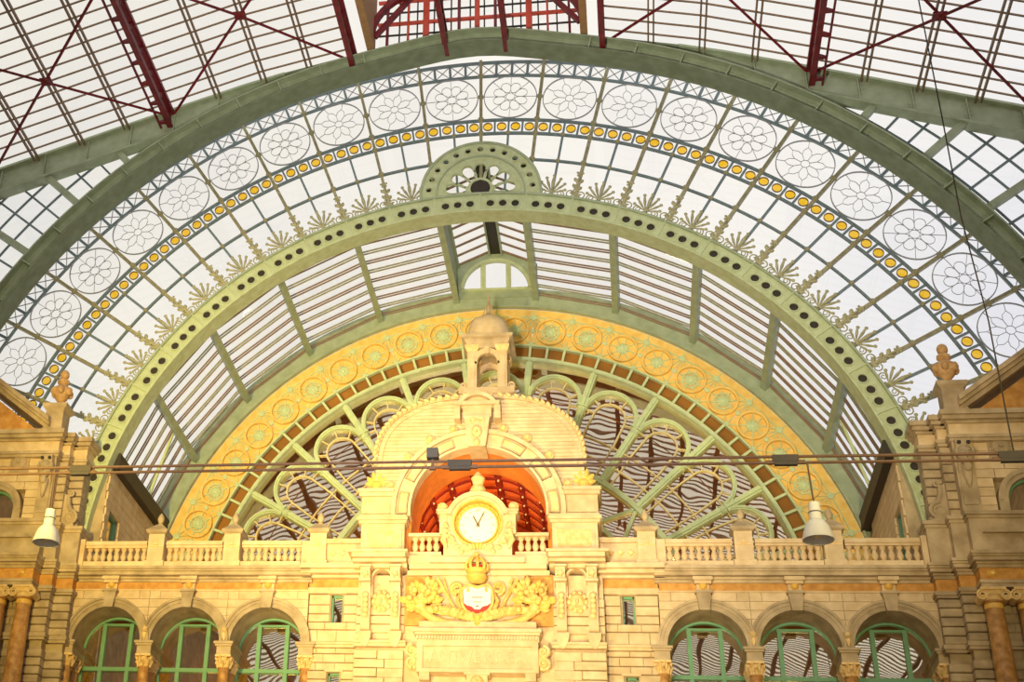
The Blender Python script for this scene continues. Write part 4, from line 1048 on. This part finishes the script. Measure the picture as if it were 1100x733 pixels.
bt = MB().lathe([(0, -.25), (.1, -.22), (.14, -.12), (.2, -.08), (.2, 0)], (0, 0, 0), 10, 'y').mesh('boss', CARVE, True)
for a in (-72, -50, -32, -16, 16, 32, 50, 72):
    inst('boss', bt, ga, (3.85 * sin(rad(a)), -.05 + .2, GC - 24.7 + 3.85 * cos(rad(a))))
# keystone with console and small segmental pediment
part('keystone', MB().prism([(-.36, 27.6), (.36, 27.6), (.55, 29.0), (-.55, 29.0)], -1.15, .2), STONE, ga)
kf = MB().ell((0, -1.2, 28.25), (.22, .14, .28), 10, 7).ell((0, -1.35, 28.2), (.05, .08, .08), 6, 4)
scroll(kf, -.2, 28.75, .14, 1.4, 0, 1, .05, -1.2); scroll(kf, .2, 28.75, .14, 1.4, pi, -1, .05, -1.2); kf.ell((0, -1.2, 27.75), (.14, .1, .18), 8, 6)
part('keystone_mask', kf, CARVE, ga, True)
part('pediment', MB().box(-.6, .6, -.95, .5, 29.0, 29.55).box(-.95, .95, -1.1, .5, 29.55, 29.72).box(-.98, -.72, -1.0, .3, 28.95, 29.55).box(.72, .98, -1.0, .3, 28.95, 29.55).arc(.78, .95, -65, 65, -1.13, .6, 16, 0, 29.55 - .35).arc(0.02, .8, -65, 65, -.85, .6, 16, 0, 29.55 - .35), STONE, ga)

# vault behind the clock
va = thing('coffered_vault', 'orange-red coffered vault seen through the arch behind the clock', 'vault', (0, 1, 23))
part('smooth_arch', MB().arc(GR + .02, GR + .25, -90, 90, -.1, 2.2, 30, 0, GC).box(-GR - .25, -GR - .02, -.1, 2.2, 22.9, GC).box(GR + .02, GR + .25, -.1, 2.2, 22.9, GC), COFFERP, va)
part('shell', MB().arc(3.12, 3.3, -90, 90, 2.2, 9, 30, 0, GC).box(-3.3, -3.12, 2.2, 9, 22.6, GC).box(3.12, 3.3, 2.2, 9, 22.6, GC).box(-3.3, 3.3, 9, 9.2, 22.6, 28.4), COFFER, va)
part('reveal', MB().arc(2.98, 3.3, -90, 90, 2.1, 2.3, 30, 0, GC), COFFERP, va)
cof = MB().arc(3.08, 3.13, -9.9, 9.9, 0, .16, 4).arc(3.08, 3.13, -9.9, -8.2, .16, 1.03, 2).arc(3.08, 3.13, 8.2, 9.9, .16, 1.03, 2)
cof = cof.mesh('coffer', COFFER)
cofp = MB().arc(3.06, 3.13, -6.8, 6.8, .34, .88, 4).arc(3.03, 3.07, -4.8, 4.8, .44, .78, 3).mesh('coffer_panel', COFFERO)
blb = MB().ell((0, 0, 0), (.055, .055, .055), 8, 6).mesh('bulb', BULB, True)
for i in range(6):
    for k in range(-4, 5):
        q = inst('coffer', cof, va, (0, 1.3 + 1.05 * i, GC - 23), ang=20 * k)
        inst('coffer_panel', cofp, q)
        if k < 4: inst('bulb', blb, q, (3.03 * sin(rad(10)), 0.08, 3.03 * cos(rad(10))))
lt = bpy.data.lights.new('vault_lamp', 'POINT'); lt.energy = 170; lt.color = (1, .62, .25); lt.shadow_soft_size = .2
lo = bpy.data.objects.new('vault_lamp', lt); COL.objects.link(lo); lo.location = (-.8, 3.6, 24.4)

# balcony with balusters in the arch
for s in (-1, 1):
    t = thing('balustrade', 'short stone balustrade of four balusters just %s of the clock' % SIDE[s], 'balustrade', (s * 2.15, -.35, 23.0), 'clock balcony balustrades')
    part('plinth', MB().box(1.5, 2.8, -.6, -.1, 23.0, 23.2), STONE, t, s=s)
    part('rail', MB().box(1.5, 2.85, -.62, -.1, 23.86, 24.0), STONE, t, s=s)
    for k in range(4): inst('baluster', balu, t, (s * (1.72 + .29 * k - 2.15), 0, .2), scale=(1, 1, 1.04))
part('balcony_floor', MB().box(-3, 3, -.6, 2.2, 22.75, 23.0), STONE, bay)

# ---- clock
ck = thing('clock', 'round white station clock in a carved stone aedicule', 'clock', (0, -.4, 23.0))
CX, CC = 0.0, 24.35
part('house', MB().plate([(-1.38, 23.0), (1.38, 23.0), (1.38, 24.9), (1.1, 25.1), (.9, 25.3), (.5, 25.5), (0, 25.58), (-.5, 25.5), (-.9, 25.3), (-1.1, 25.1), (-1.38, 24.9)], (0, CC, lambda t: .98), -.75, -.1, 40), STONE, ck)
part('hood', MB().arc(1.12, 1.32, -74, 74, -.95, -.05, 24, 0, CC + .02).arc(1.0, 1.14, -74, 74, -.85, -.05, 24, 0, CC + .02), STONE, ck)
part('reveal', MB().arc(.78, 1.0, 0, 360, -.5, -.4, 40, 0, CC).arc(.95, 1.02, 0, 360, -.82, -.4, 40, 0, CC), GOLD, ck)
egg = MB().ell((0, 0, 0), (.075, .06, .05), 8, 5).mesh('bead', GOLD, True)
for k in range(24):
    a = 15 * k; inst('bead', egg, ck, (.89 * sin(rad(a)), -.12, CC - 23 + .89 * cos(rad(a))), ang=a)
dial = part('dial', MB().lathe([(0, -.56), (.76, -.56), (.78, -.54), (.78, -.45)], (0, 0, CC), 48, 'y'), DIAL, ck)
part('bezel', MB().arc(.76, .82, 0, 360, -.62, -.45, 48, 0, CC), GOLD, ck)
for k, num in enumerate(('XII', 'I', 'II', 'III', 'IV', 'V', 'VI', 'VII', 'VIII', 'IX', 'X', 'XI')):
    a = 30 * k; text(num, .15, HAND, 'numeral', ck, (.62 * sin(rad(a)), -.57, CC + .62 * cos(rad(a))), .01, a, .8)
def handm(L, w, a, y):
    mb = MB(); mb.prism([(-w, -.12), (w, -.12), (w * 1.3, L * .75), (0, L), (-w * 1.3, L * .75)], y, y + .02); c, s_ = cos(rad(a)), sin(rad(a))
    mb.v = [(x * c + z * s_, yy, CC - x * s_ + z * c) for x, yy, z in mb.v]; return mb
part('hour_hand', handm(.47, .022, -27.5, -.62), HAND, ck)
part('minute_hand', handm(.66, .018, 25.5, -.65), HAND, ck)
part('hand_hub', MB().lathe([(0, -.69), (.05, -.68), (.06, -.58)], (0, 0, CC), 10, 'y'), HAND, ck)
for q in (-1, 1):
    part('shoulder', MB().box(q * 1.42 - .26, q * 1.42 + .26, -.92, .0, 24.82, 24.92).box(q * 1.42 - .22, q * 1.42 + .22, -.86, .0, 24.72, 24.82).box(q * 1.4 - .15, q * 1.4 + .15, -.8, 0, 23.9, 24.72), STONE, ck)
    mb = MB(); scroll(mb, q * 1.44, 25.12, .2, 1.5, -pi / 2, q, .08, -.6); mb.ell((q * 1.44, -.6, 25.12), (.2, .12, .2), 10, 7); part('volute', mb, CARVE, ck, True)
    for k in range(10):                                     # garland
        a = rad(100 + 7.5 * k); mb = MB(); leaf(mb, (q * 1.2 * sin(a), CC + 1.2 * cos(a)), q * rad(40 + 37 * (k % 4)), .3, .1, -.85, .08); part('leaf', mb, CARVE, ck, True)
    part('ribbon', MB().tube([(q * 1.3, -.8, 24.1), (q * 1.38, -.85, 23.6), (q * 1.25, -.85, 23.25)], [.08, .14, .05], 8), CARVE, ck, True)
for k in range(9): 
    mb = MB(); leaf(mb, (-.4 + .1 * k, 23.2), rad(-60 + 15 * k), .3, .09, -.88, .07); part('leaf', mb, GOLD if k in (3, 4, 5) else CARVE, ck, True)
part('crest', MB().box(-.3, .3, -.85, -.2, 25.5, 25.68).lathe([(.2, 25.68), (.36, 25.85), (.3, 26.0), (.2, 26.1), (.26, 26.3), (.3, 26.4), (.18, 26.55), (.05, 26.7)], (0, -.5, 0), 10), CARVE, ck, True)

# ================================================================== bell turret above the clock gable
tw = thing('bell_turret', 'small domed stone turret with arched openings on top of the clock gable', 'turret', (0, 4, 31.2))
TY = 4.0
part('base', MB().sqlathe([(1.1, 30.6), (1.1, 32.3), (1.28, 32.35), (1.28, 32.65), (1.1, 32.7)], (0, TY + .9, 0)), STONE, tw)
for q in (-1, 1):
    for w in (-1, 1):
        x, y = q * .7, TY + .9 + w * .7
        part('pier', MB().box(x - .22, x + .22, y - .22, y + .22, 32.7, 35.0), STONE, tw)
        part('pilaster', MB().box(x - .12, x + .12, y - .28 if w < 0 else y + .2, y - .2 if w < 0 else y + .28, 32.8, 34.7), STONE, tw)
        part('capital', MB().sqlathe([(.24, 34.7), (.32, 34.85), (.34, 35.0)], (x, y, 0)), CARVE, tw)
        mb = MB(); scroll(mb, q * 1.12, 33.0, .2, 1.3, -pi / 2, -q, .07, y); part('volute', mb, STONE, tw, True)
for w in (-1, 1):
    y = TY + .9 + w * .8
    part('arch', MB().arc(.46, .72, -90, 90, y - .1, y + .1, 16, 0, 34.15).box(-.72, -.46, y - .12, y + .12, 34.05, 34.17).box(.46, .72, y - .12, y + .12, 34.05, 34.17).box(-.1, .1, y - .2, y + .1, 34.55, 34.9), STONE, tw)
part('entablature', MB().sqlathe([(.98, 34.85), (.98, 35.1), (1.05, 35.2), (1.05, 35.3), (1.2, 35.36), (1.22, 35.5), (1.0, 35.6)], (0, TY + .9, 0)), STONE2, tw)
part('dome', MB().lathe([(1.0, 35.6), (1.02, 35.95), (.97, 36.35), (.83, 36.68), (.55, 36.86), (.15, 36.92)], (0, TY + .9, 0), 16), STONE, tw, True)
sp = part('spire', MB().lathe([(.22, 36.85), (.32, 36.97), (.2, 37.1), (.12, 37.2), (.07, 37.75), (.01, 38.35)], (0, TY + .9, 0), 8), STONE2, tw)
for q in (-1, 1): part('spire_scroll', MB().tube([(q * .3, TY + .8, 36.97), (q * .2, TY + .8, 37.25), (q * .08, TY + .8, 37.65)], .03, 5), STONE2, sp)
# roof mass between gable and turret
part('gable_roof', MB().ribbon([hood(-1 + 2 * i / 30, -.3) for i in range(31)], .3, .6, 5.0), STONE2, ga)

# ================================================================== corner pavilions
for s in (-1, 1):
    P_ = thing('wall_%s' % SIDE[s], 'rusticated stone corner pavilion on the %s with columns, pediment and urn' % SIDE[s], loc=(s * 19, -.5, 12), kind='structure')
    part('core', MB().box(17.3, 30, -.35, 4, ZG, 22.4).box(18.05, 30, -.85, 4, ZG, 22.4).box(17.45, 30, -.2, 1.6, 22.4, 27.6).box(18.1, 30, -.8, 1.6, 22.4, 28.0), STONE2, P_, s=s)
    zl = [15.03 + .355 * k for k in range(12)]
    zu = [19.6, 19.94, 20.29, 20.65, 21.0, 21.36]
    for zz in (zl, zu):
        for row, (z0, z1) in enumerate(zip(zz, zz[1:])):
            a, b = z0 + .025, z1 - .025
            blk(P_, 17.2, 18.0, -.5, -.2, a, b, STONE2, .03, s)
            blk(P_, 17.95, 18.7, -1.0, -.3, a, b, STONE2, .03, s)
            for xa, xb in (((18.7, 19.6), (19.6, 20.7), (20.7, 21.9)) if row % 2 else ((18.7, 20.1), (20.1, 21.2), (21.2, 22.3))):
                blk(P_, xa + .01, xb - .01, -.92, -.6, a, b, STONE2, .03, s)
    for nm, z0, z1 in (('string_course', 19.3, 19.58), ('pier_capital', 21.36, 21.6)):
        zm = z0 + (z1 - z0) * .4
        part(nm, MB().box(17.15, 18.0, -.56, 0, z0, zm).box(17.1, 18.0, -.62, 0, zm, z1).box(17.9, 30, -1.06, 0, z0, zm).box(17.85, 30, -1.12, 0, zm, z1), STONE2, P_, s=s)
    part('frieze', MB().box(17.2, 18.0, -.5, 0, 21.6, 22.1).box(17.95, 18.6, -1.0, 0, 21.6, 22.1), OCHRE, P_, s=s)
    part('entablature', MB().box(18.5, 30, -1.85, 0, 21.36, 21.5).box(18.46, 30, -1.9, 0, 21.5, 21.62), STONE2, P_, s=s)
    part('entablature_frieze', MB().box(18.52, 30, -1.82, 0, 21.62, 22.1), OCHRE, P_, s=s)
    for x in (18.95, 20.1, 21.2): part('boss', MB().lathe([(.0, -1.98), (.08, -1.96), (.13, -1.88), (.17, -1.82)], (x, 0, 21.88), 10, 'y'), GOLD, P_, True, s=s)
    mb = MB()
    for x0, yf in ((17.2, -.5), (17.95, -1.0), (18.5, -1.82)):
        for z0, z1, o in CORN: mb.box(x0 - o * .4, 30, yf - o * .75, 0, z0, z1)
    part('cornice', mb, STONE2, P_, s=s)
    # columns
    for i, x in enumerate((18.88, 20.02)):
        t = thing('ionic_column', 'honey-coloured marble column with scrolled capital on the %s pavilion, %s' % (SIDE[s], ('beside the rusticated pier', 'outer one at the picture edge')[i]), 'column', (s * x, -1.45, 15), 'pavilion columns')
        part('shaft', MB().lathe([(.4, 15), (.385, 17), (.35, 19), (.31, 20.8), (.35, 20.83), (.35, 20.9), (.31, 20.93)], (x, -1.45, 0), 20), MARBLE, t, True, s=s)
        cp_ = part('capital', MB().lathe([(.33, 20.9), (.36, 21.05), (.42, 21.12)], (x, -1.45, 0), 16).box(x - .44, x + .44, -1.87, -1.03, 21.26, 21.36).box(x - .46, x + .46, -1.8, -1.1, 21.08, 21.26), CARVE, t, s=s)
        for q in (-1, 1):
            mb = MB(); scroll(mb, x + q * .4, 21.06, .19, 1.8, pi / 2, -q, .05, -1.82); mb.lathe([(.17, -1.8), (.17, -1.1)], (x + q * .4, 0, 21.06), 12, 'y'); part('volute', mb, CARVE, cp_, True, s=s)
        part('necking', MB().lathe([(.32, 20.62), (.345, 20.7), (.33, 20.8)], (x, -1.45, 0), 16), GOLD, t, True, s=s)
    # upper storey base
    part('attic_base', MB().box(17.15, 18.0, -.6, .5, 22.62, 24.1).box(17.95, 18.55, -1.1, .5, 22.62, 24.1).box(18.5, 30, -1.6, .5, 22.62, 24.1), STONE2, P_, s=s)
    part('base_ledge', MB().prism([(18.9, 23.5), (30, 23.5), (30, 23.68), (19.1, 23.68)], -1.76, -1.5), STONE2, P_, s=s)
    mb = MB()
    for x0, yf in ((17.1, -.6), (17.9, -1.1), (18.45, -1.6)): mb.box(x0, 30, yf - .06, .5, 24.1, 24.22).box(x0 - .06, 30, yf - .14, .5, 24.22, 24.36)
    part('base_moulding', mb, STONE2, P_, s=s)
    # upper rusticated steps
    zz = [24.36 + .37 * k for k in range(9)]
    for row, (z0, z1) in enumerate(zip(zz, zz[1:])):
        blk(P_, 17.42, 18.1, -.45, 0, z0 + .025, z1 - .025, STONE2, .03, s)
        blk(P_, 18.05, 18.5, -.95, 0, z0 + .025, z1 - .025, STONE2, .03, s)
        for xa, xb in (((19.1, 19.9), (19.9, 20.3)) if z1 < 26.2 else (((19.1, 20.2), (20.2, 21.4), (21.4, 22.4)) if row % 2 else ((19.1, 19.8), (19.8, 20.9), (20.9, 22.4)))):
            if z1 < 26.2:
                if xa > 19.5: continue
                blk(P_, xa + .01, xb - .2, -1.3, -.7, z0 + .01, z1 - .01, STONE, .01, s)
            else: blk(P_, xa + .01, xb - .01, -1.3, -.7, z0 + .01, z1 - .01, STONE, .01, s)
    part('pilaster', MB().box(18.42, 19.1, -1.45, -.6, 24.36, 27.3).box(18.5, 19.02, -1.5, -1.4, 24.7, 26.2), STONE2, P_, s=s)
    # arched side window
    w = thing('window_%d' % (16 if s < 0 else 17), 'round-arched upper window of the %s pavilion at the picture edge' % SIDE[s], loc=(s * 21.05, -1.2, 24.4), kind='structure')
    part('archivolt', MB().arc(.95, 1.12, -90, 90, -1.4, -.8, 20, 21.05, 24.9).arc(1.12, 1.3, -90, 90, -1.46, -.8, 20, 21.05, 24.9).box(19.75, 20.1, -1.42, -.8, 24.36, 24.9).box(22.0, 22.35, -1.42, -.8, 24.36, 24.9), STONE2, w, s=s)
    part('frame', MB().arc(.86, .96, -90, 90, -1.1, -1.0, 16, 21.05, 24.9).box(21.0, 21.1, -1.1, -1.0, 24.36, 25.8), WINGREEN, w, s=s)
    pts = [(21.05 + .95 * cos(pi * k / 12), -.98, 24.9 + .95 * sin(pi * k / 12)) for k in range(13)] + [(20.1, -.98, 24.36), (22.0, -.98, 24.36)]
    part('pane', MB().add(pts, [tuple(range(15))]), WINGLASS, w, s=s)
    # mask capital
    t = thing('mask_bracket', 'carved mask bracket under the entablature of the %s pavilion' % SIDE[s], 'ornament', (s * 18.8, -1.4, 25.8), 'mask brackets')
    part('console', MB().prismx([(-1.4, 25.9), (-1.6, 26.3), (-1.75, 27.0), (-1.8, 27.3), (-1.4, 27.3)], 18.5, 19.05), STONE2, t, s=s)
    mk = MB(); mk.ell((18.78, -1.78, 26.6), (.3, .2, .42), 10, 8).ell((18.78, -2.0, 26.55), (.07, .09, .14), 6, 5).ell((18.66, -1.93, 26.76), (.08, .05, .05), 6, 4).ell((18.9, -1.93, 26.76), (.08, .05, .05), 6, 4).ell((18.78, -1.92, 26.32), (.12, .08, .05), 6, 4).ell((18.78, -1.82, 26.12), (.16, .12, .2), 8, 6).ell((18.5, -1.75, 26.75), (.1, .1, .2), 6, 5).ell((19.06, -1.75, 26.75), (.1, .1, .2), 6, 5)
    part('mask', mk, STONE2, t, True, s=s)
    part('drop', MB().lathe([(.02, 25.35), (.08, 25.45), (.14, 25.8), (.2, 26.2)], (18.78, -1.6, 0), 8), STONE2, t, True, s=s)
    for q in (-1, 1): part('eyelet', MB().lathe([(0, -1.86), (.08, -1.84), (.08, -1.78)], (18.78 + q * .17, 0, 27.12), 8, 'y'), DARKMETAL, t, s=s)
    # roundel
    t = thing('roundel_panel', 'square stone panel with a fluted roundel beside the %s pavilion window' % SIDE[s], 'ornament', (s * 20.15, -1.35, 26.6), 'roundel panels')
    part('panel', MB().box(19.72, 20.62, -1.36, -1.2, 26.62, 27.6), STONE2, t, s=s)
    part('flutes', MB().lathe([(.12, -1.5), (.3, -1.45), (.38, -1.36)], (20.17, 0, 27.1), 32, 'y', 16, .12), STONE2, t, s=s)
    part('button', MB().lathe([(0, -1.58), (.08, -1.56), (.12, -1.46)], (20.17, 0, 27.1), 10, 'y'), STONE2, t, s=s)
    # side scroll
    t = thing('scroll_buttress', 'stone scroll volute leaning on the %s pavilion beside the arch foot' % SIDE[s], 'ornament', (s * 17.6, -.7, 24.4), 'scroll volutes')
    mb = MB(); scroll(mb, 17.7, 24.75, .32, 1.8, pi / 2, 1, .11, -.7); mb.tube([(17.7, -.7, 25.05), (17.85, -.7, 25.4), (17.9, -.7, 25.8)], [.12, .11, .09], 8); scroll(mb, 17.78, 25.85, .14, 1.4, 0, 1, .07, -.7)
    part('volute', mb, STONE2, t, True, s=s)
    part('web', MB().prism([(17.45, 24.36), (18.1, 24.36), (18.1, 25.9), (17.85, 25.7), (17.75, 25.1)], -.75, -.45), STONE2, t, s=s)
    # upper entablature, stepped
    mb = MB(); mf = MB()
    for x0, yf in ((17.42, -.45), (18.05, -.95), (18.4, -1.45)):
        for z0, z1, o in ((27.3, 27.42, .08), (27.42, 27.55, .16), (28.05, 28.15, .1), (28.15, 28.3, .3), (28.3, 28.5, .42)): mb.box(x0 - o * .7, 30, yf - o, .6, z0, z1)
        mf.box(x0, 30, yf, .6, 27.55, 28.05)
    part('upper_entablature', mb, STONE2, P_, s=s); part('upper_frieze', mf, STONE, P_, s=s)
    # pediment
    part('tympanum', MB().prism([(19.4, 28.5), (30, 28.5), (30, 36.2)], -1.4, .4), OCHRE, P_, s=s)
    for d, y, hh in ((0, -1.75, .2), (.2, -1.95, .16), (.36, -2.1, .22)):
        part('raking_cornice', MB().prism([(18.85, 28.42 + d), (30, 28.42 + d + 11.15 * .735), (30, 28.42 + d + hh + 11.15 * .735), (18.85, 28.42 + d + hh)], y, .5), STONE2, P_, s=s)
    # pedestal and urn
    t = thing('urn_finial', 'carved stone urn on a pedestal at the inner corner of the %s pediment' % SIDE[s], 'urn', (s * 18.75, -1.3, 28.5), 'pavilion urns')
    part('pedestal', MB().sqlathe([(.5, 28.5), (.45, 28.6), (.42, 28.7), (.42, 29.45), (.46, 29.5), (.56, 29.6), (.58, 29.75), (.4, 29.8)], (18.75, -1.3, 0)), STONE2, t, s=s)
    part('bowl', MB().lathe([(.2, 29.8), (.3, 29.88), (.14, 30.0), (.17, 30.05), (.3, 30.2), (.42, 30.5), (.4, 30.68), (.26, 30.8), (.2, 30.9), (.28, 30.98), (.26, 31.1), (.12, 31.15)], (18.72, -1.3, 0), 16), URN, t, True, s=s)
    part('ball', MB().ell((18.72, -1.3, 31.38), (.22, .22, .25), 12, 8), URN, t, True, s=s)
    for k in range(6):
        a = 2 * pi * k / 6 + .3; part('swag', MB().ell((18.72 + .4 * cos(a), -1.3 + .4 * sin(a), 30.5), (.16, .16, .2), 8, 6), URN, t, True, s=s)
    # wall under the vault, behind the rib
    W = thing('wall_vault_%s' % SIDE[s], 'stone side wall with a green-framed window below the glass vault, %s' % SIDE[s], loc=(s * 16.9, 5, 22.6), kind='structure')
    for row in range(14):
        z0 = 22.6 + .37 * row
        for k in range(5):
            y0 = 1.0 + 1.7 * k - (.85 if row % 2 else 0); y1 = y0 + 1.7
            if z0 < 25.9 and y0 < 3.0 and y1 > 1.5:
                if y1 > 3.0: y0 = 3.0
                elif y0 < 1.5: y1 = 1.5
                else: continue
            y0 = max(y0, .9)
            part('block', MB().box(16.7, 16.9, y0 + .01, y1 - .01, z0 + .012, z0 + .358), STONE, W, s=s)
    part('core', MB().box(16.78, 17.3, 3.0, YY + .3, 22.6, 28.2).box(16.78, 17.3, .9, 1.5, 22.6, 28.2).box(16.78, 17.3, 1.4, 3.1, 25.95, 28.2), STONE2, W, s=s)
    part('window_frame', MB().box(16.85, 16.97, 1.5, 1.62, 22.6, 25.95).box(16.85, 16.97, 2.88, 3.0, 22.6, 25.95).box(16.85, 16.97, 1.5, 3.0, 25.83, 25.95), WINGREEN, W, s=s)
    part('pane', MB().add([(16.95, 1.6, 22.6), (16.95, 2.9, 22.6), (16.95, 2.9, 25.85), (16.95, 1.6, 25.85)], [(0, 1, 2, 3)]), WINGLASS, W, s=s)
    part('backing', MB().box(17.2, 17.3, 1.4, 3.1, 22.6, 26), OCHRE, W, s=s)

# ================================================================== span wires and lamps
YW = -19.5
m_ = lambda z: z
for i, (z, r, d) in enumerate(((19.0, .045, 'upper'), (18.82, .045, 'lower'))):
    t = solo('span_wire', MB().tube([(-22, YW, z), (0, YW, z + .03), (22, YW, z)], r, 6), WIRE, 'thin rusty span wire crossing the hall, %s of the two' % d, 'wire', (0, YW, z), 'span wires')
for x, lab in ((-10.2, 'beside the left pendant lamp'), (1.25, 'in front of the clock arch'), (10.15, 'near the right pendant lamp'), (15.9, 'at the foot of the hanging cable')):
    t = thing('insulator', 'dark clamp box on the span wires %s' % lab, 'insulator', (x, YW, 18.9), 'wire clamps')
    part('body', MB().box(x - .34, x + .34, YW - .08, YW + .08, 18.86, 19.05).box(x - .3, x + .3, YW - .07, YW + .07, 18.76, 18.86), DARKMETAL, t)
    for q in (-1, 1): part('clamp', MB().box(x + q * .4 - .1, x + q * .4 + .1, YW - .05, YW + .05, 18.8, 18.9), WIRE, t)
fd = thing('floodlight', 'small dark floodlight clipped on the span wire left of the clock arch crown', 'floodlight', (.48, YW, 18.8))
part('housing', MB().prismx([(YW - .16, 19.1), (YW + .12, 19.06), (YW + .12, 19.3), (YW - .2, 19.38)], .31, .64), DARKMETAL, fd)
part('bracket', MB().box(.43, .5, YW - .03, YW + .03, 18.8, 19.12).box(.38, .56, YW - .05, YW + .05, 18.78, 18.84), WIRE, fd)
for x, lab in ((-10.95, 'left'), (10.75, 'right')):
    t = thing('pendant_lamp', 'white bell-shaped pendant lamp hanging from the span wire on the %s' % lab, 'lamp', (x, YW, 16.6), 'pendant lamps')
    part('rod', MB().tube([(x - .05, YW, 18.85), (x, YW, 17.6)], .025, 6), WIRE, t)
    part('housing', MB().lathe([(.0, 17.68), (.15, 17.66), (.16, 17.42), (.17, 17.41), (.17, 17.37), (.16, 17.36), (.165, 17.18), (.12, 17.16)], (x, YW, 0), 18), WHITE, t, True)
    part('shade', MB().lathe([(.13, 17.18), (.2, 17.15), (.3, 17.02), (.36, 16.85), (.4, 16.68), (.41, 16.62), (.38, 16.62), (.33, 16.85), (.26, 17.02), (.1, 17.1)], (x, YW, 0), 24), WHITE, t, True)
    part('band', MB().lathe([(.165, 17.4), (.172, 17.4), (.172, 17.37), (.165, 17.37)], (x, YW, 0), 18), DARKMETAL, t)
    part('bulb', MB().ell((x, YW, 16.85), (.14, .14, .18), 12, 8), BULB, t, True)
solo('hanging_cable', MB().tube([(15.95, YW, 18.9), (15.98, YW, 23), (15.8, YW, 26.5), (15.82, YW, 30), (15.8, YW, 45.5)], .022, 5), DARKMETAL, 'thin dark cable hanging from the roof down to the right wire clamp', 'cable', (15.95, YW, 18.9))
